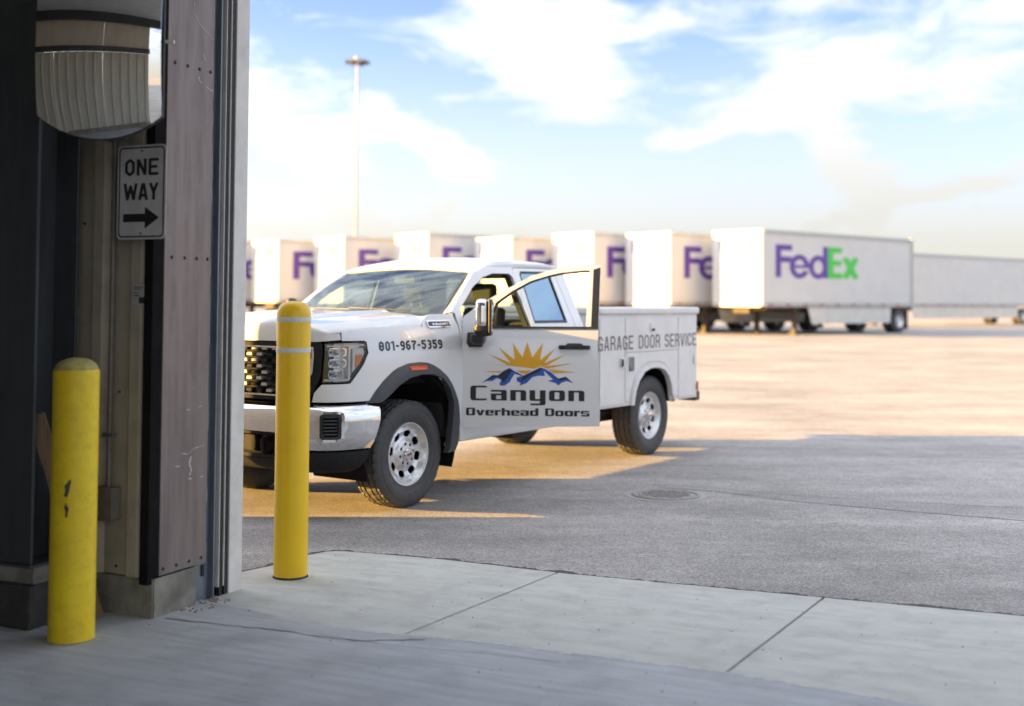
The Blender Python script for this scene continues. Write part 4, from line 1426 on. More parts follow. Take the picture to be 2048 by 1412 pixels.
# ---------------- front end
def px(pts):
    return [(S_OF(x), z) for x, z in pts]


arch_mid = [(.47, .862), (.37, .975), (.22, 1.045), (.0, 1.062), (-.21, 1.035), (-.35, .93), (-.43, .79), (-.425, .60), (-.40, .44)]
fend = [(2.340, .45), (2.362, .56), (2.363, 1.02), (2.352, 1.38), (2.325, 1.495), (2.05, 1.492), (1.955, 1.474), (1.902, 1.398), (1.78, 1.394), (1.5, 1.402), (1.28, 1.396), (1.12, 1.384), (1.0, 1.366),
        (1.0, 1.304), (1.207, 1.303), (1.230, 1.214), (1.182, 1.132), (1.062, .994), (.846, .991), (.79, .93), (.775, .864)] + px(arch_mid)
for sd in (1, -1):
    f = (lambda s, z, d: Mf(s, z, d)) if sd > 0 else (lambda s, z, d: (lambda p: (p[0], -p[1], p[2]))(Mf(s, z, d)))
    mb = MB(); skin(mb, [fend], f, step=0.06, thick=0.015)
    fe = mb.build('fender', 'paint', TR, angle=50)
    if sd > 0:
        fender = fe
# hood
def hood_front_x(y):
    y = abs(y)
    best = None
    for i in range(len(PL) - 1):
        if PL[i][1] <= y <= PL[i + 1][1] and PL[i + 1][1] > PL[i][1]:
            t = (y - PL[i][1]) / (PL[i + 1][1] - PL[i][1])
            return PL[i][0] + (PL[i + 1][0] - PL[i][0]) * t
    return 0.4


HK = [0, .28, .46, .58, .80, .90, .96, 1.0]


def hood(u, v, d):
    w = 2 * u - 1
    aw = abs(w)
    # half width grows from the nose corner to the flank
    t = max(0.0, (v - .12) / .88)
    ye = .858 + (.950 - .858) * min(1, t / .38) ** .55
    if t > .9:
        ye -= (t - .9) * .35
    y = w * ye
    xf = hood_front_x(min(abs(y), .93)) - .004
    xr = -.27 + .11 * (y / .93) ** 2
    zc = 1.448 + .075 * t - .018 * t * t
    zk = 1.420 + .068 * t ** .8
    ze = 1.372 + .030 * min(1, t * 2.5)
    if t > .93:
        ze += (t - .93) / .07 * .075
    Z = [zc, zc + .010, zc + .020, zc - .004, zk + .006, zk - .010, (zk + ze) / 2 - .008, ze]
    for i in range(len(HK) - 1):
        if aw <= HK[i + 1]:
            q = (aw - HK[i]) / (HK[i + 1] - HK[i])
            q = q * q * (3 - 2 * q) if i in (1, 2, 3) else q
            z = Z[i] + (Z[i + 1] - Z[i]) * q
            break
    if v < .12:                                   # the rolled leading edge
        a = v / .12
        x = xf - .05 * (1 - sin(a * pi / 2 + 0)) * 0 - .055 * a * a
        z = 1.368 + (z - 1.368) * sin(a * pi / 2) ** .8
    else:
        x = (xf - .055) + (xr - xf + .055) * t
    return (x, y, z - d * .012)


mb = MB(); mb.shell(hood, 56, 44)
hood_o = mb.build('hood', 'paint', TR, angle=60)
# header above the grille, in body colour
hdr_poly = [(-.985, 1.312), (-.80, 1.298), (.80, 1.298), (.985, 1.312), (.975, 1.360), (-.975, 1.360)]
mb = MB(); skin(mb, [hdr_poly], lambda s, z, d: Mf(s, z, d, lambda q: .004), step=0.06, thick=0.02)
mb.build('grille_header', 'paint', TR, angle=50)
# engine bay filler so that nothing shows through the gaps
MB().box(-.42, .86, -.86, .86, .95, 1.355).build('engine_bay', 'liner', TR)
MB().box(.40, .88, -.60, .60, .45, .95).build('radiator', 'liner', TR)
# grille
gr = [(-.845, 1.288), (.845, 1.288), (.850, 1.225), (.842, 1.06), (.765, .905), (.62, .872), (-.62, .872), (-.765, .905), (-.842, 1.06), (-.850, 1.225)]
gr_in = [(-.79, 1.262), (.79, 1.262), (.795, 1.20), (.785, 1.075), (.70, .925), (.60, .900), (-.60, .900), (-.70, .925), (-.785, 1.075), (-.795, 1.20)]
gr_ch = [(-.775, 1.250), (.775, 1.250), (.778, 1.20), (.768, 1.078), (.69, .936), (.595, .911), (-.595, .911), (-.69, .936), (-.768, 1.078), (-.778, 1.20)]
flat = lambda k: (lambda s, z, d: Mf(s, z, d, lambda q: k))
GR = MB(); skin(GR, [gr], flat(-.012), [gr_in], step=0.08, thick=0.05)
grille = GR.build('grille', 'matt_plastic', TR, angle=50)
mb = MB(); skin(mb, [gr_in], flat(-.022), [gr_ch], step=0.08, thick=0.03); mb.build('chrome_edge', 'chrome', grille)
mb = MB(); skin(mb, [gr_in], flat(.06), step=0.15, thick=0.01); mb.build('grille_backing', 'liner', grille)
M['grille_bar'] = mat('glinting_chrome', (0.52, 0.51, 0.50), (0.40, 0.39, 0.38), 0.30, 0.35, scale=30)  # bright blocks mixed at random with dark ones imitate sun glints
row = 0
z = .935
while z < 1.245:
    mb = MB(); md = MB()
    zz0, zz1 = z - .010, z + .010
    s = -.74 + (row % 2) * .05
    while s < .74:
        if inpoly(s, z, gr_ch) and inpoly(s + .06, z, gr_ch):
            P = [(s + .006, zz0), (s + .062, zz0), (s + .056, zz1), (s + .012, zz1)]
            (mb if rnd.random() < .55 else md).prism(P, lambda a, b: Mf(a, b, -.008, lambda q: 0), lambda a, b: Mf(a, b + .006, .05, lambda q: 0))
        s += .10
    mb.build('grille_block', 'grille_bar', grille, smooth=False, kind='stuff')
    md.build('grille_block', 'matt_plastic', grille, smooth=False, kind='stuff')
    mb = MB()
    a = -.76
    pts = [s_ for s_ in [-.78 + .04 * i for i in range(40)] if inpoly(s_, z + .022, gr_ch)]
    mb.tube([Mf(s_, z + .022, .012, lambda q: 0) for s_ in pts], .006, 6)
    mb.build('grille_bar', 'matt_plastic', grille)
    z += .044; row += 1
# headlights
HL = [(.862, 1.291), (1.203, 1.298), (1.224, 1.214), (1.177, 1.137), (1.058, 1.003), (.848, 1.000), (.852, 1.07), (.864, 1.23)]
HLi = [(.867, 1.284), (1.199, 1.292), (1.219, 1.214), (1.173, 1.139), (1.056, 1.007), (.852, 1.004), (.856, 1.07), (.868, 1.23)]
for sd in (1, -1):
    mf = lambda k: (lambda s, z, d, k=k, sd=sd: (lambda p: (p[0], sd * p[1], p[2]))(Mf(s, z, d, lambda q: k)))
    mb = MB(); skin(mb, [HL], mf(.05), step=0.05, thick=0.01)
    h_ = mb.build('headlight', 'steel', TR)
    mb = MB(); skin(mb, [HL], mf(0.0), [HLi], step=0.05, thick=0.05); mb.build('lamp_bezel', 'matt_plastic', h_)
    for zc in (1.222, 1.142, 1.062):
        w = .145 if zc > 1.1 else .12
        mb = MB(); skin(mb, [rr(.892, zc - .031, .892 + w, zc + .031, .018, 3)], mf(.020), [rr(.902, zc - .023, .892 + w - .012, zc + .023, .012, 3)], step=0.03, thick=0.03)
        mb.build('reflector_ring', 'chrome', h_)
        c = mf(.030)(.892 + w / 2, zc, 0)
        mb = MB(); skin(mb, [rr(.902, zc - .023, .892 + w - .012, zc + .023, .012, 3)], lambda s, z, d, zc=zc, w=w: mf(.020)(s, z, d + .028 * (1 - min(1, (abs(s - .892 - w / 2) / (w / 2)) ** 2 + ((z - zc) / .03) ** 2))), step=0.008, thick=0.004)
        mb.build('reflector', 'steel', h_)
        MB().lathe([(.019, 0), (.017, .008), (.010, .013), (.001, .015)], 16, 'Z').build('projector_lens', 'privacy_glass', h_, loc=mf(.030)(.892 + w * .45, zc, 0), rot=(0, radians(90), atan2(plan(.95)[3] * sd, plan(.95)[2])))
    for P in ([(1.050, 1.03), (1.066, 1.03), (1.066, 1.272), (1.050, 1.272)], [(.880, 1.262), (1.190, 1.268), (1.190, 1.279), (.880, 1.273)], [(.862, 1.014), (1.052, 1.016), (1.066, 1.030), (.862, 1.028)]):
        mb = MB(); skin(mb, [P], mf(.012), step=0.04, thick=0.02); mb.build('light_guide', 'lamp_white', h_)
    mb = MB(); skin(mb, [[(1.090, 1.245), (1.185, 1.250), (1.200, 1.214), (1.160, 1.15), (1.090, 1.075)]], mf(.018), step=0.03, thick=0.02); mb.build('side_reflector', 'lamp_white', h_)
    mb = MB(); skin(mb, [[(1.112, 1.20), (1.170, 1.205), (1.182, 1.19), (1.150, 1.14), (1.112, 1.10)]], mf(.012), step=0.03, thick=0.006); mb.build('amber_reflector', 'amber', h_)
    mb = MB(); skin(mb, [HLi], mf(.001), step=0.05, thick=0.004); mb.build('lamp_cover', 'lens_glass', h_)
# bumper
def insb(z):
    return -.050 + .060 * max(0, (z - .76) / .09) ** 2 + .035 * max(0, (.62 - z) / .11) ** 2


bump = [(-1.318, .846), (-.47, .848), (-.33, .842), (.33, .842), (.47, .848), (1.318, .846), (1.300, .70), (1.232, .520), (.60, .516), (.49, .640), (-.49, .640), (-.60, .516), (-1.232, .520), (-1.300, .70)]
fog = lambda sd: [(sd * x, z) for x, z in rr(.828, .588, .992, .796, .030, 4)]
mb = MB(); skin(mb, [bump], lambda s, z, d: Mf(s, z, d, insb), [fog(1), fog(-1)], step=0.045, thick=0.035)
bumper = mb.build('front_bumper', 'chrome', TR, angle=50)
for sd in (1, -1):
    cv = lambda P: [(sd * x, z) for x, z in P]
    mb = MB(); skin(mb, [cv(rr(.824, .584, .996, .800, .032, 4))], lambda s, z, d: Mf(s, z, d - .006, insb), [cv(rr(.842, .602, .978, .784, .026, 4))], step=0.04, thick=0.05)
    mb.build('fog_bezel', 'chrome', bumper, angle=50)
    mb = MB(); skin(mb, [cv(rr(.845, .604, .976, .782, .026, 4))], lambda s, z, d: Mf(s, z, d + .004, insb), [cv(rr(.860, .620, .961, .767, .018, 4))], step=0.05, thick=0.05)
    mb.build('vent_frame', 'plastic', bumper, angle=50)
    mb = MB(); skin(mb, [cv(rr(.845, .604, .976, .782, .026, 4))], lambda s, z, d: Mf(s, z, d + .045, insb), step=0.06, thick=0.01)
    mb.build('vent_backing', 'liner', bumper)
    for k in range(6):
        zc = .632 + k * .0245
        mb = MB(); skin(mb, [cv([(.862, zc), (.960, zc), (.960, zc + .010), (.862, zc + .010)])], lambda s, z, d: Mf(s, z, d + .016, insb), step=0.05, thick=0.02)
        mb.build('vent_slat', 'flare', bumper, smooth=False)
# lower valance and the dark opening with its recovery hook
insv = lambda z: -.030 + .09 * max(0, (.45 - z) / .1) ** 2
val = [(-1.228, .508), (-.60, .506), (-.52, .44), (.52, .44), (.60, .506), (1.228, .508), (1.16, .375), (1.10, .352), (-1.10, .352), (-1.16, .375)]
mb = MB(); skin(mb, [val], lambda s, z, d: Mf(s, z, d, insv), step=0.06, thick=0.03)
mb.build('lower_valance', 'matt_plastic', TR, angle=50)
mb = MB(); skin(mb, [[(-.60, .44), (.60, .44), (.60, .66), (-.60, .66)]], lambda s, z, d: Mf(s, z, d, lambda q: .05), step=0.2, thick=0.01)
mb.build('intake_backing', 'liner', TR)
ring = [(-.50, .636), (.50, .636), (.575, .55), (.50, .445), (-.50, .445), (-.575, .55)]
ring_i = [(-.47, .612), (.47, .612), (.535, .55), (.47, .470), (-.47, .470), (-.535, .55)]
mb = MB(); skin(mb, [ring], lambda s, z, d: Mf(s, z, d, lambda q: -.015), [ring_i], step=0.08, thick=0.05); mb.build('intake_frame', 'matt_plastic', TR, angle=50)
for sd in (1, -1):
    pts = [Mf(sd * .36, .56, .04), Mf(sd * .36, .585, -.02), Mf(sd * .365, .575, -.055), Mf(sd * .37, .53, -.065), Mf(sd * .365, .485, -.055), Mf(sd * .36, .475, -.02), Mf(sd * .36, .50, .04)]
    mb = MB(); mb.tube(pts, .014, 8); mb.build('tow_hook', 'matt_plastic', TR)
    mb = MB(); skin(mb, [rr(sd * .20 - .06, .49, sd * .20 + .06, .60, .02, 3)], lambda s, z, d: Mf(s, z, d, lambda q: .0), step=0.1, thick=0.04); mb.build('intake_duct', 'matt_plastic', TR)
# wheel-arch flares and liners
fl_out = [(.590, .846), (.535, .90), (.42, 1.00), (.287, 1.085), (.13, 1.120), (-.013, 1.125), (-.19, 1.108), (-.331, 1.040), (-.425, .93), (-.482, .792), (-.492, .62), (-.470, .46), (-.439, .402), (-.362, .390)]
fl_in = [(-.386, .43), (-.406, .60), (-.409, .790), (-.362, .905), (-.276, .990), (-.15, 1.025), (.0, 1.030), (.142, 1.012), (.272, .960), (.385, .888), (.462, .846)]
for sd in (1, -1):
    def flr(x, z, d, sd=sd):
        s = S_OF(x)
        p = Mf(s, z, 0, lambda q: 0) if x > .3 else (x, 1.0, z)
        r = hypot(x - .03, z - .48)
        bulge = .034 - .030 * max(0, (r - .545) / .10) ** 2 - .012 * max(0, (.50 - r) / .06)
        yy = p[1] + bulge - d
        return (p[0], sd * yy, z)
    mb = MB(); skin(mb, [fl_out + fl_in], flr, step=0.04, thick=0.055)
    flare = mb.build('wheel_arch_flare', 'flare', TR, angle=45)
    mb = MB(); skin(mb, [rr(-.075, 1.068, .128, 1.098, .008, 3)], lambda x, z, d: (lambda p: (p[0], p[1] + sd * .004 - sd * d, p[2]))(flr(x, z, 0)), step=0.03, thick=0.006)
    mb.build('marker_lamp', 'orange_lamp', flare)


def liner(cx, cz, R, y0, y1, a0=-25, a1=205):
    mb = MB()
    mb.shell(lambda a, b, d: (cx + (R + .015 * d) * cos(radians(a0 + (a1 - a0) * a)), y0 + (y1 - y0) * b, cz + (R + .015 * d) * sin(radians(a0 + (a1 - a0) * a))), 28, 2)
    P = arc(cx, cz, R, R, a0, a1, 28)
    mb.prism(P, lambda u, v: (u, y0, v), lambda u, v: (u, y0 - .02 * (1 if y1 > y0 else -1), v))
    return mb.build('wheel_well', 'liner', TR)


for sd in (1, -1):
    liner(.03, .50, .545, sd * .42, sd * .965)
    liner(-3.93, .46, .50, sd * .50, sd * .965, 8, 172)

# ---------------- wheels
def make_wheel():
    w = empty('wheel', (0, 0, 0), 0)
    R = .418
    prof = [(.236, .100), (.262, .116), (.285, .130), (.318, .138), (.352, .136), (.382, .127), (.402, .116), (.4125, .104)]
    n = 180
    NB = 36                                                   # tread pitch blocks
    vs, fs = [], []
    tread = [(.116, 0), (.088, 0), (.084, 1), (.074, 1), (.070, 0), (.040, 0), (.036, 1), (.026, 1), (.022, 0), (-.022, 0), (-.026, 1), (-.036, 1), (-.040, 0), (-.070, 0), (-.074, 1), (-.084, 1), (-.088, 0), (-.116, 0)]
    full = [(r, h, 0, 0) for r, h in prof] + [(R - .010 * (abs(h) / .116) ** 3, h, g, 1) for h, g in tread[1:-1]] + [(r, -h, 0, 0) for r, h in reversed(prof)]
    for (r, h, g, tr) in full:
        for i in range(n):
            a = 2 * pi * i / n
            q = r
            if tr:
                if g:
                    q -= .011
                else:
                    ph = (i + (1 if abs(h) > .06 else 0) + (2 if abs(h) < .03 else 0)) % 5
                    if ph == 0:
                        q -= .011 if abs(h) > .05 else .006
            elif r > .40:
                if i % 5 == 4:
                    q -= .010
            vs.append((q * cos(a), h, q * sin(a)))
    m = len(full)
    for j in range(m - 1):
        for i in range(n):
            fs.append((j * n + i, j * n + (i + 1) % n, (j + 1) * n + (i + 1) % n, (j + 1) * n + i))
    mb = MB(); mb.add(vs, fs)
    ty = mb.build('tyre', 'tyre', w, angle=28)
    # raised lettering band and bead line on the sidewall
    MB().lathe([(.345, .1372), (.349, .1398), (.353, .1372)], 72, 'Y').build('sidewall_rib', 'tyre', ty)
    MB().lathe([(.272, .1225), (.276, .1265), (.280, .1255)], 72, 'Y').build('sidewall_rib', 'tyre', ty)
    mb = MB()
    for k in range(26):
        if 8 <= k < 13 or k >= 21:
            continue
        a0 = 2 * pi * k / 26
        mb.prism([(.300, a0), (.324, a0), (.324, a0 + .13), (.300, a0 + .13)], lambda r, a: (r * cos(a), .1335 + (r - .30) * .10, r * sin(a)), lambda r, a: (r * cos(a), .1372 + (r - .30) * .10, r * sin(a)))
    mb.build('sidewall_mark', 'tyre', ty, smooth=False, kind='stuff')
    # pressed wheel: eight D-shaped openings round a raised hub
    def disc(u, v, d):
        r = hypot(u, v)
        h = lerp_tab([(0, .098), (.046, .098), (.052, .092), (.100, .090), (.108, .083), (.122, .062), (.150, .060), (.175, .072), (.186, .074), (.196, .062), (.206, .060), (.214, .078), (.222, .100), (.232, .104)], r)
        return (u, h - d, v)
    circ = lambda R_, n_: [(R_ * cos(2 * pi * i / n_), R_ * sin(2 * pi * i / n_)) for i in range(n_)]
    holes = []
    for k in range(8):
        a = 2 * pi * (k + .5) / 8
        D = [(.132, -.018), (.141, -.033), (.166, -.038), (.183, -.022), (.183, .022), (.166, .038), (.141, .033), (.132, .018)]
        holes.append([(r * cos(a) - t * sin(a), r * sin(a) + t * cos(a)) for r, t in D])
    hubs = []
    for k in range(8):
        a = 2 * pi * k / 8
        hubs.append([(.078 * cos(a) + .0140 * cos(b), .078 * sin(a) + .0140 * sin(b)) for b in [2 * pi * i / 8 for i in range(8)]])
    mb = MB(); skin(mb, [circ(.232, 64)], disc, holes + hubs, step=0.016, thick=0.008)
    rim = mb.build('rim', 'steel', w, angle=40)
    MB().lathe([(.231, .103), (.236, .112), (.243, .113), (.246, .106), (.244, .09)], 64, 'Y').build('rim_flange', 'steel', rim)
    MB().lathe([(.222, .07), (.216, .0), (.21, -.10), (.05, -.10), (.05, .02), (.0, .02)], 40, 'Y').build('barrel', 'liner', rim)
    MB().lathe([(.046, .098), (.046, .116), (.042, .121), (.001, .122)], 28, 'Y').build('centre_cap', 'chrome', rim)
    MB().box(-.026, .026, .1222, .1235, -.008, .008).build('cap_emblem', 'red_lens', rim)
    for k in range(8):
        a = 2 * pi * k / 8
        MB().lathe([(.010, .050), (.010, .072), (.006, .076), (.001, .076)], 6, 'Y', c=(.078 * cos(a), 0, .078 * sin(a))).build('lug_nut', 'chrome', rim, smooth=False)
    return w


wh = make_wheel()
wh.parent = TR
wheels = [wh]
for k in range(3):
    wheels.append(copy_tree(wh, TR))
for w, (x, y, rz, ry) in zip(wheels, ((0, .795, 0, .2), (0, -.795, pi, .6), (-3.98, .795, 0, .1), (-3.98, -.795, pi, .3))):
    w.location = (x, y, .410)
    w.rotation_euler = (0, ry, rz)

# ---------------- cab
ap_front = [(-.545, 1.505), (-.777, 1.681), (-1.051, 1.855), (-1.27, 1.918)]
cab_out = [(-.572, .475), (-.572, 1.50)] + ap_front + [(-1.7, 1.945), (-2.26, 1.947), (-2.44, 1.928), (-2.488, 1.885), (-2.525, 1.38), (-2.525, .9), (-2.50, .475)]
open_f = [(-.660, .590), (-.650, 1.38), (-.668, 1.537), (-.937, 1.716), (-1.133, 1.805), (-1.303, 1.842), (-1.56, 1.846), (-1.60, 1.815), (-1.640, 1.38), (-1.640, .590)]
rd = [(-1.668, .590), (-1.668, 1.38), (-1.632, 1.880), (-1.66, 1.898), (-2.27, 1.904), (-2.325, 1.870), (-2.375, 1.38), (-2.375, .95), (-2.34, .74), (-2.26, .590)]
rw = [(-1.705, 1.402), (-2.262, 1.402), (-2.241, 1.850), (-2.213, 1.876), (-1.76, 1.872), (-1.726, 1.845)]
fw = [(-.72, 1.402), (-.70, 1.50), (-.94, 1.672), (-1.15, 1.770), (-1.32, 1.806), (-1.54, 1.812), (-1.575, 1.402)]


def grow(P, k):
    cx = sum(p[0] for p in P) / len(P); cy = sum(p[1] for p in P) / len(P)
    hx = (max(p[0] for p in P) - min(p[0] for p in P)) / 2; hy = (max(p[1] for p in P) - min(p[1] for p in P)) / 2
    return [(cx + (p[0] - cx) * (1 + k / hx), cy + (p[1] - cy) * (1 + k / hy)) for p in P]


for sd in (1, -1):
    S = SD(sd)
    mb = MB(); skin(mb, [cab_out], S, [open_f, grow(rd, .006)], step=0.07, thick=0.03)
    cs = mb.build('cab_side', 'paint', TR, angle=40)
    # door-opening reveal, dark rubber
    mb = MB(); skin(mb, [grow(open_f, .004)], lambda x, z, d: S(x, z, d + .032), [grow(open_f, -.022)], step=0.1, thick=0.05)
    mb.build('door_seal', 'dark_trim', cs)
    mb = MB(); skin(mb, [rd], lambda x, z, d: S(x, z, d + .002), [rw], step=0.07, thick=0.03)
    rdoor = mb.build('rear_door', 'paint', TR, angle=40)
    mb = MB(); skin(mb, [rw], lambda x, z, d: S(x, z, d + .001), [grow(rw, -.020)], step=0.1, thick=0.015); mb.build('window_seal', 'dark_trim', rdoor)
    mb = MB(); skin(mb, [rw], lambda x, z, d: S(x, z, d + .012), step=0.1, thick=0.004); mb.build('window_glass', 'privacy_glass', rdoor)
    mb = MB(); skin(mb, [[(-1.668, .60), (-2.28, .60), (-2.36, .95), (-2.36, 1.37), (-1.668, 1.37)]], lambda x, z, d: S(x, z, d + .034), step=0.2, thick=0.06); mb.build('inner_panel', 'interior', rdoor)
    mb = MB(); skin(mb, [grow(rd, .02)], lambda x, z, d: S(x, z, d + .036), [grow(rd, -.03)], step=0.2, thick=0.02); mb.build('door_seal', 'dark_trim', rdoor)
    # pillar face beside the windshield
    def strip(a, b, d, sd=sd):
        A = ap_front[0:3]
        q = a * 2
        i = min(1, int(q)); t = q - i
        ax, az = A[i][0] + (A[i + 1][0] - A[i][0]) * t, A[i][1] + (A[i + 1][1] - A[i][1]) * t
        pa = Vector((ax, 1 - inset(az), az))
        pg = Vector((-.515 + (-1.055 + .515) * a, .832 + (.702 - .832) * a, 1.492 + (1.850 - 1.492) * a))
        p = pa.lerp(pg, b) + Vector((.012, .010, .008)) * sin(b * pi)
        return (p.x - d * .01, sd * (p.y - d * .02), p.z - d * .01)
    mb = MB(); mb.shell(strip, 10, 4); mb.build('windshield_pillar', 'paint', TR, angle=60)
# roof
def roof(a, b, d):
    w = 2 * b - 1
    y = w * .742
    xf = -1.125 - .0 + .075 * w * w
    x = xf + (-2.49 - xf) * a
    top = lerp_tab([(-2.49, 1.900), (-2.42, 1.930), (-2.25, 1.948), (-1.7, 1.948), (-1.4, 1.934), (-1.27, 1.918), (-1.13, 1.885), (-1.05, 1.855)], x)
    if w and abs(w) > .93:
        top -= (abs(w) - .93) / .07 * .012
    z = top + .058 * (1 - w * w) * min(1, max(.35, a * 5)) * min(1, max(.3, (1 - a) * 7))
    return (x, y, z - d * .02)


mb = MB(); mb.shell(roof, 36, 24); mb.build('roof', 'paint', TR, angle=60)
mb = MB(); mb.shell(lambda a, b, d: (-1.2 - a * 1.25, (b - .5) * 1.36, 1.868 + d * .01), 4, 4); mb.build('headliner', 'seat_cloth', TR)
# windshield
def wsh(a, b, d):
    w = 2 * b - 1
    bx, bz = -.40 - .115 * w * w, 1.500 - .008 * w * w
    tx, tz = -1.125 + .075 * w * w, 1.893 - .043 * w * w
    y = w * (.832 + (.702 - .832) * a)
    bow = .020 * sin(pi * a)
    return (bx + (tx - bx) * a + bow - d * .004, y, bz + (tz - bz) * a + bow - d * .004)


mb = MB(); mb.shell(wsh, 16, 24); ws = mb.build('windshield', 'windshield', TR, angle=70)
frit = lambda a0, a1, b0, b1: MB().shell(lambda a, b, d: tuple(Vector(wsh(a0 + (a1 - a0) * a, b0 + (b1 - b0) * b, 0)) - Vector((.007 + d * .003, 0, .009 + d * .003))), 6, 20)
for k, q in enumerate(((0, .035, 0, 1), (.965, 1, 0, 1), (.03, .97, 0, .022), (.03, .97, .978, 1))):
    frit(*q).build('black_border', 'dark_trim', ws)
mb = MB(); mb.shell(lambda a, b, d: (-.26 - a * .20 + .10 * (2 * b - 1) ** 2 * (1 - a) - .09 * (2 * b - 1) ** 2 * a, (2 * b - 1) * .86, 1.492 + .006 * a - .03 * (2 * b - 1) ** 2 * (1 - a) - d * .03), 4, 16); mb.build('cowl', 'plastic', TR)
for y0, y1 in ((.52, -.10), (-.08, -.66)):
    mb = MB(); mb.tube([tuple(Vector(wsh(.012 + .03 * t, .5 + (y0 + (y1 - y0) * t) / 1.57, 0)) + Vector((.012, 0, .016))) for t in [i / 8 for i in range(9)]], .005, 6); mb.build('wiper', 'plastic', TR)
# rear wall of the cab
cabw = [(-.90, .52), (.90, .52), (.955, .9), (.955, 1.36), (.80, 1.75), (.745, 1.895), (-.745, 1.895), (-.80, 1.75), (-.955, 1.36), (-.955, .9)]
cwin = rr(-.62, 1.42, .62, 1.82, .05, 4)
mb = MB(); skin(mb, [cabw], lambda y, z, d: (-2.47 - (1.9 - z) * .02 + d, y, z), [cwin], thick=0.03); cb = mb.build('cab_back', 'paint', TR, smooth=False)
mb = MB(); skin(mb, [grow(cwin, .01)], lambda y, z, d: (-2.472 - (1.9 - z) * .02 + d + .012, y, z), thick=0.004); mb.build('rear_window', 'side_glass', cb, smooth=False)
# inside
MB().box(-2.45, -.45, -.90, .90, .50, .57).build('cab_floor', 'interior', TR)
mb = MB(); mb.shell(lambda a, b, d: (-.47 - .36 * a, (b - .5) * 1.66, 1.455 - .02 * a - .10 * max(0, a - .7) - d * .30), 6, 8); mb.build('dashboard', 'interior', TR, bevel=0.02)
MB().box(-.52, -.44, -.88, .88, .57, 1.16).build('firewall', 'interior', TR)
mb = MB()
cw, R0 = Vector((-.93, .40, 1.34)), .185
axw = Vector((-.85, 0, .53)).normalized(); u1 = Vector((0, 1, 0)); u2 = axw.cross(u1)
mb.tube([cw + (u1 * cos(t) + u2 * sin(t)) * R0 for t in [2 * pi * i / 28 for i in range(29)]], .016, 8)
sw_ = mb.build('steering_wheel', 'interior', TR)
mb = MB(); mb.rod(cw - axw * .25, cw + axw * -.01, .03); mb.rod(cw - u1 * R0, cw + u1 * R0, .02); mb.build('column', 'interior', sw_)
for y in (.40, -.40):
    mb = MB(); mb.box(-1.62, -1.08, y - .25, y + .25, .78, .98); st = mb.build('seat', 'seat_cloth', TR, bevel=0.05)
    mb = MB(); mb.shell(lambda a, b, d: (-1.50 - .14 * a - d * .13, y + (b - .5) * (.50 - .08 * a), .96 + .58 * a), 4, 4); mb.build('backrest', 'seat_cloth', st, bevel=0.04)
    mb = MB(); mb.box(-1.74, -1.64, y - .13, y + .13, 1.58, 1.76); mb.build('headrest', 'seat_cloth', st, bevel=0.04)
    MB().rod((-1.69, y - .06, 1.50), (-1.69, y - .06, 1.60), .008).rod((-1.69, y + .06, 1.50), (-1.69, y + .06, 1.60), .008).build('headrest_post', 'chrome', st)
MB().box(-2.42, -1.95, -.70, .70, .80, 1.0).build('rear_seat', 'seat_cloth', TR, bevel=0.05)
MB().box(-2.44, -2.32, -.70, .70, 1.0, 1.40).build('rear_backrest', 'seat_cloth', TR, bevel=0.05)
mb = MB(); mb.rod((-1.10, 0, 1.835), (-1.04, 0, 1.80), .010); rvm = mb.build('rear_view_mirror', 'plastic', TR)
MB().box(-1.05, -1.03, -.125, .125, 1.745, 1.81).build('mirror_head', 'plastic', rvm, bevel=0.01)
# far-side front door, shut
for sd in (-1,):
    S = SD(sd)
    fd = [(-.582, .590), (-.580, 1.38), (-.578, 1.48), (-.80, 1.672), (-1.06, 1.836), (-1.27, 1.884), (-1.60, 1.886), (-1.655, 1.38), (-1.655, .590)]
    mb = MB(); skin(mb, [fd], lambda x, z, d: S(x, z, d - .003), [fw], step=0.08, thick=0.05); dr = mb.build('front_door', 'paint', TR, angle=40)
    mb = MB(); skin(mb, [fw], lambda x, z, d: S(x, z, d + .01), step=0.1, thick=0.004); mb.build('window_glass', 'side_glass', dr)
    mb = MB(); skin(mb, [fw], lambda x, z, d: S(x, z, d + .0), [grow(fw, -.018)], step=0.1, thick=0.012); mb.build('window_seal', 'dark_trim', dr)
    mb = MB(); skin(mb, [[(-.70, .60), (-1.64, .60), (-1.64, 1.385), (-.66, 1.385)]], lambda x, z, d: S(x, z, d + .055), step=0.2, thick=0.05); mb.build('inner_panel', 'interior', dr)
    mb = MB(); mb.box(-.80, -.70, -1.16, -1.08, 1.43, 1.615); mb.build('side_mirror', 'plastic', dr, bevel=0.03)
    mb = MB(); mb.box(-.76, -.66, -1.10, -.95, 1.36, 1.425); mb.build('mirror_arm', 'plastic', dr, bevel=0.02)

# ---------------- the open driver's door: own axes, s along the door from its hinge, outside towards -y
DR = empty('driver_door', (-.58, .98, 0), radians(122.4))
DR.parent = TR


def DS(s, z, d):
    return (s, .98 - (1.0 - inset(z)) + d, z)


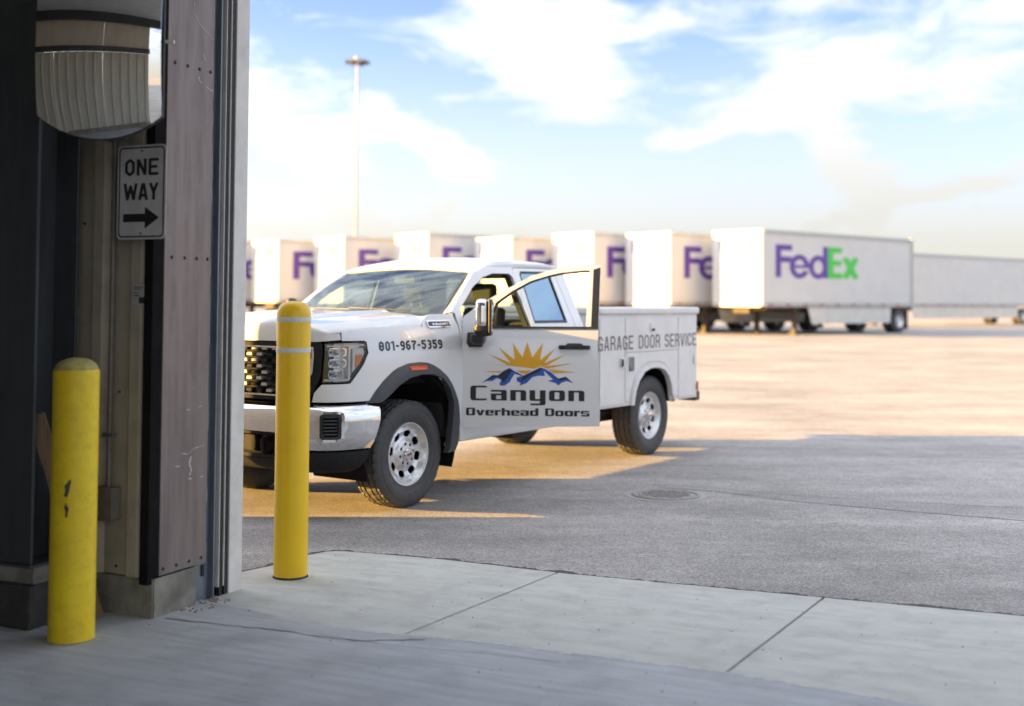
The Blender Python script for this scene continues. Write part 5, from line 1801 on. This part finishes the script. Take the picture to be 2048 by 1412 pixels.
d_low = [(.004, .574), (1.122, .592), (1.124, .70), (1.108, .95), (1.101, 1.20), (1.112, 1.392)]
d_up = [(1.136, 1.905), (1.0, 1.905), (.80, 1.883), (.556, 1.812), (.27, 1.652), (.124, 1.562), (.004, 1.470)]
win = [(.245, 1.392), (.235, 1.50), (.27, 1.588), (.40, 1.683), (.552, 1.768), (.70, 1.815), (.80, 1.838), (1.00, 1.860), (1.045, 1.858), (1.022, 1.62), (1.008, 1.392)]
mb = MB(); skin(mb, [d_low + d_up], DS, [win], step=0.05, thick=0.04)
dsk = mb.build('door_skin', 'paint', DR, angle=40)
mb = MB(); skin(mb, [[(s + (.03 if s < .5 else -.03), z) for s, z in [(.0, .60), (1.12, .61), (1.10, .95), (1.10, 1.37), (.03, 1.37)]]], lambda s, z, d: DS(s, z, d + .042), step=0.15, thick=0.06)
mb.build('inner_panel', 'interior', DR)
app = [(1.050, 1.392), (1.108, 1.394), (1.133, 1.888), (1.075, 1.868)]
mb = MB(); skin(mb, [app], lambda s, z, d: DS(s, z, d - .003), step=0.1, thick=0.012); mb.build('pillar_applique', 'dark_trim', DR)
belt = [(.215, 1.377), (1.110, 1.381), (1.111, 1.397), (.215, 1.394)]
mb = MB(); skin(mb, [belt], lambda s, z, d: DS(s, z, d - .008), step=0.1, thick=0.02); mb.build('belt_strip', 'dark_trim', DR)
seal_top = [(.235, 1.50), (.27, 1.588), (.40, 1.683), (.552, 1.768), (.70, 1.815), (.80, 1.838), (1.00, 1.860), (1.045, 1.858), (1.043, 1.842), (1.0, 1.843), (.80, 1.820), (.70, 1.797), (.556, 1.750), (.41, 1.666), (.29, 1.575), (.262, 1.50), (.262, 1.392), (.245, 1.392)]
mb = MB(); skin(mb, [seal_top], lambda s, z, d: DS(s, z, d + .006), step=0.1, thick=0.025); mb.build('window_seal', 'dark_trim', DR)
# handle
mb = MB()
skin(mb, [rr(.785, 1.213, 1.045, 1.247, .016, 5)], lambda s, z, d: DS(s, 1.22, d - .042 + .028 * max(0, (abs(s - .915) - .085) / .045) ** 2)[:2] + (z,), step=0.02, thick=0.022)
mb.build('door_handle', 'dark_trim', DR, angle=60)
mb = MB(); skin(mb, [rr(.845, 1.214, .985, 1.262, .022, 5)], lambda s, z, d: DS(s, z, d - .001), step=0.03, thick=0.004); mb.build('handle_shadow', 'flare', DR)  # flat grey plate stands in for the shadow around the handle
# tow mirror: chrome cap, black lower shell, glass looking back
def mirror_body(mb, s0, s1, y0, y1, z0, z1, taper):
    def fn(a, b, d):
        # rounded-box surface: a runs round, b upwards
        t = 2 * pi * a
        k = .45
        cx, cy = abs(cos(t)) ** k * (1 if cos(t) > 0 else -1), abs(sin(t)) ** k * (1 if sin(t) > 0 else -1)
        sc = lerp_tab(taper, b)
        return ((s0 + s1) / 2 + cx * (s1 - s0) / 2 * sc, (y0 + y1) / 2 + cy * (y1 - y0) / 2 * sc, z0 + (z1 - z0) * b)
    n_, m_ = 28, 14
    vs = [fn(i / n_, j / m_, 0) for j in range(m_ + 1) for i in range(n_)]
    fs_ = [(j * n_ + i, j * n_ + (i + 1) % n_, (j + 1) * n_ + (i + 1) % n_, (j + 1) * n_ + i) for j in range(m_) for i in range(n_)]
    fs_ += [tuple(range(n_ - 1, -1, -1)), tuple(m_ * n_ + i for i in range(n_))]
    return mb.add(vs, fs_)


mb = MB(); mirror_body(mb, .128, .235, -.42, -.16, 1.405, 1.618, [(0, .96), (.1, 1), (.75, .97), (.9, .90), (.97, .78), (1, .55)]); mb.build('mirror_cap', 'chrome', DR, angle=50)
mb = MB(); mirror_body(mb, .118, .250, -.425, -.155, 1.325, 1.404, [(0, .80), (.2, .90), (.6, 1.0), (1, 1.0)]); mb.build('mirror_shell', 'plastic', DR, angle=50)
mb = MB(); mirror_body(mb, .232, .262, -.425, -.155, 1.330, 1.615, [(0, .85), (.06, 1), (.92, .98), (1, .8)]); mb.build('mirror_back', 'plastic', DR, angle=50)
MB().box(.2625, .265, -.405, -.175, 1.36, 1.59).build('mirror_glass', 'mirror', DR)
mb = MB(); mirror_body(mb, .085, .205, -.34, -.012, 1.255, 1.335, [(0, .7), (.3, .95), (1, 1)]); mb.build('mirror_arm', 'plastic', DR, angle=50)
mb = MB(); mirror_body(mb, .040, .185, -.10, .02, 1.228, 1.345, [(0, .75), (.3, 1), (1, .9)]); mb.build('mirror_foot', 'plastic', DR, angle=50)

# door decal (measured on the door)
def dpt(X, Y):
    """logo drawing units -> door metres"""
    pxx, pyy = 900 + X / 5.884, 660 + Y / 5.884
    return (.074 + (pxx - 941) * .00406, .796 + (797 - pyy) * .00407)


decal = lambda k: (lambda s, z, d: DS(s, z, d + .0003 - k))
tips = [(365, 470), (360, 365), (450, 262), (570, 185), (735, 130), (905, 120), (1090, 130), (1240, 190), (1370, 255), (1465, 360), (1480, 470)]
cx, cy = 908, 440
sunp = []
angs = [atan2(cy - y, x - cx) for x, y in tips]
for i, (x, y) in enumerate(tips):
    sunp.append((x, y))
    if i < len(tips) - 1:
        a = (angs[i] + angs[i + 1]) / 2
        rx, ry = (225, 145)
        sunp.append((cx + rx * cos(a), cy - ry * sin(a)))
sunp += [(1180, 487), (908, 500), (640, 487)]
ridge = [(370, 605), (440, 553), (505, 508), (562, 514), (625, 462), (700, 426), (772, 470), (838, 502), (900, 508), (960, 466), (1062, 416), (1108, 430), (1180, 468), (1275, 545), (1362, 521), (1450, 598)]
below = [(200, 700)] + [(200, 600)] + [(x, y - 14) for x, y in ridge] + [(1700, 590), (1700, 700)]
left_m = [(370, 605), (440, 553), (505, 508), (562, 514), (625, 462), (700, 426), (772, 470), (838, 502), (830, 514), (762, 494), (735, 530), (703, 590), (640, 634), (592, 632), (580, 610), (602, 580), (592, 560), (548, 547), (503, 580), (440, 581)]
mid_m = [(782, 538), (862, 515), (960, 466), (1062, 416), (1108, 430), (1180, 468), (1275, 545), (1362, 521), (1450, 598), (1372, 572), (1312, 592), (1272, 627), (1250, 602), (1148, 572), (1212, 558), (1182, 530), (1102, 456), (1117, 516), (1040, 514), (970, 532), (902, 600), (815, 634), (832, 602), (786, 580)]
navy = [[(372, 604), (440, 556), (505, 511), (562, 516), (625, 465), (700, 430), (728, 448), (700, 500), (660, 560), (615, 600), (612, 560), (560, 525), (500, 545), (430, 572)],
        [(862, 518), (960, 469), (1062, 419), (1080, 425), (1045, 470), (960, 505), (880, 560), (820, 590), (850, 545)], [(1240, 520), (1275, 548), (1362, 525), (1446, 596), (1360, 548), (1300, 570), (1255, 548)], [(772, 472), (838, 504), (865, 512), (835, 516), (770, 490)]]
cvt = lambda P: [dpt(*p) for p in P]
for name, A, Sb, k, m in (('sun_emblem', [sunp], [below], .0010, 'decal_sun'), ('mountain_emblem', [left_m, mid_m], [], .0012, 'decal_blue'), *[('mountain_shade', [q], [], .0020, 'decal_navy') for q in navy]):
    V, T = fill([cvt(P) for P in A], [cvt(P) for P in Sb], 0.03)
    mb = MB(); mb.add([DS(u, v, -k) for u, v in V], T)
    mb.build(name, m, DR, smooth=False, fix=False)
wf = lambda s, z, d: DS(s, z, d - .0006)
x0, z0 = dpt(240, 808); x1, _ = dpt(1580, 808)
mb = MB(); write(mb, 'Canyon', techno, wf, x0, x1, z0, .119, gap=.20, step=.03, sv=.335, sh=.125); mb.build('lettering', 'decal_black', DR, smooth=False)
x0, z0 = dpt(190, 985); x1, _ = dpt(1640, 985)
mb = MB(); write(mb, 'Overhead Doors', techno, wf, x0, x1, z0, .062, gap=.10, step=.03, sv=.34, sh=.17); mb.build('lettering', 'decal_black', DR, smooth=False)
# phone number on the fender
pf = lambda s, z, d: Mf(s, z, d - .0006)
L3, w3 = text_polys('801', plain, .16, w=.56, t=.195)
L9, w9 = text_polys('801-967-5359', plain, .16, w=.56, t=.195)
xa, xb = S_OF(.452), S_OF(-.308)
kk = (xb - xa) / w9
mb = MB(); write(mb, '801', plain, pf, xa, xa + w3 * kk, 1.222, .072, gap=.16, step=.03, w=.56, t=.195); mb.build('lettering', 'decal_teal', fender, smooth=False)
mb = MB(); write(mb, '-967-5359', plain, pf, xa + (w3 + .16) * kk, xb, 1.222, .072, gap=.16, step=.03, w=.56, t=.195); mb.build('lettering', 'decal_black', fender, smooth=False)
# engine badge on the cowl corner
bz = rr(S_OF(-.165), 1.396, S_OF(-.445), 1.440, .014, 4)
mb = MB(); skin(mb, [grow(bz, .008)], lambda s, z, d: Mf(s, z, d - .010), step=0.04, thick=0.012); bd = mb.build('engine_badge', 'chrome', TR, angle=40)
mb = MB(); skin(mb, [grow(bz, -.004)], lambda s, z, d: Mf(s, z, d - .0125), step=0.04, thick=0.004); mb.build('badge_field', 'decal_navy', bd)
mb = MB()
for i in range(9):
    s0 = S_OF(-.215) + i * .023
    hh = (.016, .013, .017, .012, .015, .013, .018, .018, .016)[i]
    skin(mb, [[(s0, 1.408), (s0 + .014, 1.408), (s0 + .017, 1.408 + hh), (s0 + .004, 1.408 + hh)]], lambda s, z, d: Mf(s, z, d - .0145), thick=0.002)
mb.build('badge_marks', 'chrome', bd, smooth=False)

# ---------------- utility body
yb = 1.0
UB = empty('utility_body', (0, 0, 0)); UB.parent = TR
body = [(-2.757, .560), (-2.757, 1.470), (-4.935, 1.470), (-4.935, .548), (-4.300, .548)]
archp = [(-4.285, .62), (-4.262, .72), (-4.20, .82), (-4.11, .885), (-3.98, .917), (-3.80, .917), (-3.66, .885), (-3.545, .80), (-3.475, .70), (-3.445, .60), (-3.44, .560)]
for sd in (1, -1):
    fb = lambda k, sd=sd: (lambda x, z, d: (x, sd * (yb - k - d), z))
    mb = MB(); skin(mb, [body + archp], fb(.016), thick=0.02); mb.build('side_panel', 'body_white', UB, smooth=False)
    ao = grow(archp, .0)
    ring_o = [(-4.335, .548), (-4.335, .64), (-4.308, .745), (-4.235, .862), (-4.13, .932), (-3.985, .968), (-3.79, .968), (-3.635, .932), (-3.505, .838), (-3.425, .72), (-3.392, .61), (-3.39, .560)]
    mb = MB(); skin(mb, [ring_o + archp[::-1]], fb(-.022), step=.05, thick=0.05); mb.build('arch_trim', 'body_white', UB, angle=50, bevel=0.006)
    doors = [rr(-3.268, .585, -2.785, 1.440, .012, 2), [(-3.288, 1.440), (-3.288, 1.095), (-4.448, 1.095), (-4.448, 1.440)], rr(-4.905, .575, -4.468, 1.440, .012, 2), [(-3.288, 1.085), (-3.288, .600), (-3.372, .600), (-3.385, .68), (-3.43, .78), (-3.50, .868), (-3.62, .955), (-3.78, .988), (-3.99, .988), (-4.14, .955), (-4.26, .878), (-4.33, .75), (-4.355, .60), (-4.448, .60), (-4.448, 1.085)]]
    for k, P in enumerate(doors):
        mb = MB(); skin(mb, [P], fb(0), thick=0.0155)
        o = mb.build('compartment_door' if k < 3 else 'arch_panel', 'body_white', UB, smooth=False, bevel=0.004)
        if k == 0:
            MB().box(-3.255, -3.175, sd * (yb + .001), sd * (yb + .014), .945, 1.045).build('latch', 'steel', o, bevel=0.004)
            MB().box(-3.205, -3.182, sd * (yb + .0145), sd * (yb + .030), .955, 1.030).build('latch_handle', 'plastic', o, bevel=0.004)
        if k == 1:
            MB().box(-3.885, -3.805, sd * (yb + .001), sd * (yb + .012), 1.295, 1.385).build('latch', 'body_white', o, bevel=0.004)
            MB().box(-3.865, -3.825, sd * (yb + .0125), sd * (yb + .028), 1.300, 1.325).build('latch_handle', 'frame_metal', o, bevel=0.003)
        if k == 2:
            MB().box(-4.885, -4.825, sd * (yb + .001), sd * (yb + .012), .92, 1.02).build('latch', 'steel', o, bevel=0.004)
        for hz in ((.72, 1.3) if k in (0, 2) else ()):
            hx = -2.780 if k == 0 else -4.462
            MB().rod((hx, sd * (yb - .004), hz - .04), (hx, sd * (yb - .004), hz + .04), .007).build('hinge', 'body_white', o)
    mb = MB(); mb.box(-4.955, -2.745, sd * .60, sd * 1.016, 1.472, 1.545); mb.build('top_cap', 'body_white', UB, bevel=0.02)
    MB().box(-4.93, -2.76, sd * .585, sd * .60, .80, 1.47).build('inner_wall', 'body_white', UB)
    MB().box(-2.775, -2.757, sd * .60, sd * .983, .565, 1.47).build('front_wall', 'body_white', UB)
    MB().box(-4.934, -4.916, sd * .60, sd * .983, .55, 1.47).build('rear_wall', 'body_white', UB)
    MB().box(-3.39, -2.78, sd * .60, sd * .98, .566, .58).build('compartment_floor', 'body_white', UB)
    # fuel filler pocket, lamps
    ff = MB(); skin(ff, [rr(-3.475, .885, -3.325, 1.060, .014, 3)], fb(-.006), [rr(-3.460, .900, -3.340, 1.045, .010, 3)], thick=0.008); fo = ff.build('fuel_filler', 'body_white', UB, smooth=False)
    ff = MB(); skin(ff, [rr(-3.460, .900, -3.340, 1.045, .010, 3)], fb(-.001), thick=0.003); ff.build('filler_plate', 'guide_steel', fo, smooth=False)
    ff = MB(); skin(ff, [[(-3.345, .905), (-3.345, .965), (-3.395, .925), (-3.40, .905)]], fb(-.004), thick=0.003); ff.build('filler_cap', 'decal_navy', fo, smooth=False)
    MB().box(-4.968, -4.935, sd * .90, sd * .995, .625, .72).build('tail_lamp', 'red_lens', UB, bevel=0.006)
    MB().box(-4.93, -4.89, sd * (yb + .001), sd * (yb + .010), .63, .70).build('side_marker', 'red_lens', UB, bevel=0.003)
MB().box(-4.93, -2.76, -.584, .584, .78, .82).build('bed_floor', 'frame_metal', UB)
MB().box(-2.775, -2.757, -.584, .584, .82, 1.45).build('bulkhead', 'body_white', UB)
MB().box(-4.955, -4.915, -.58, .58, .80, 1.30).build('tailgate', 'body_white', UB, bevel=0.01)
MB().box(-5.10, -4.97, -.95, .95, .50, .61).build('rear_bumper', 'dark_trim', UB, bevel=0.015)
# service lettering along the body
L, w = text_polys('GARAGE DOOR SERVICE', plain, .17)
mb = MB(); write(mb, 'GARAGE DOOR SERVICE', plain, lambda x, z, d: (x, yb + .0008 - d - .0, z), -2.735, -4.895, 1.122, .140, gap=.17, w=.60, t=.13, cut=.15)
mb.build('lettering', 'decal_grey', UB, smooth=False)

# ---------------- underneath
for sd in (1, -1):
    MB().box(-4.9, .75, sd * .38, sd * .46, .50, .66).build('chassis_rail', 'frame_metal', TR)
    MB().box(-2.48, -.60, sd * .80, sd * .955, .452, .50).build('rocker', 'body_white', TR, bevel=0.01)
    MB().rod((.0, sd * .20, .40), (0, sd * .70, .40), .05).build('front_axle', 'frame_metal', TR)
    for k in range(3):
        MB().box(-4.55 + k * .12, -3.35 - k * .12, sd * .50, sd * .58, .36 + .022 * k, .38 + .022 * k).build('leaf_spring', 'frame_metal', TR)
    MB().rod((-3.98, sd * .55, .33), (-3.75, sd * .50, .72), .035).build('shock_absorber', 'frame_metal', TR)
MB().rod((-3.98, -.70, .41), (-3.98, .70, .41), .055).build('rear_axle', 'frame_metal', TR)
MB().lathe([(.001, -.16), (.10, -.13), (.16, -.04), (.165, .04), (.10, .13), (.001, .16)], 20, 'Y', c=(-3.98, 0, .41)).build('differential', 'frame_metal', TR)
MB().rod((-3.8, 0, .44), (-1.2, 0, .52), .045).build('drive_shaft', 'frame_metal', TR)
MB().box(-1.45, -.2, -.30, .30, .42, .70).build('gearbox', 'frame_metal', TR, bevel=0.05)
MB().box(-3.2, -2.0, .47, .78, .50, .78).build('fuel_tank', 'liner', TR, bevel=0.04)
MB().box(-1.92, -1.58, .56, .80, .375, .47).build('step_bracket', 'frame_metal', TR, bevel=0.01)
mb = MB(); mb.tube([(-.6, -.45, .50), (-2.2, -.50, .46), (-3.2, -.55, .48), (-4.3, -.62, .58), (-4.95, -.70, .52)], .045, 10); mb.build('exhaust', 'frame_metal', TR)
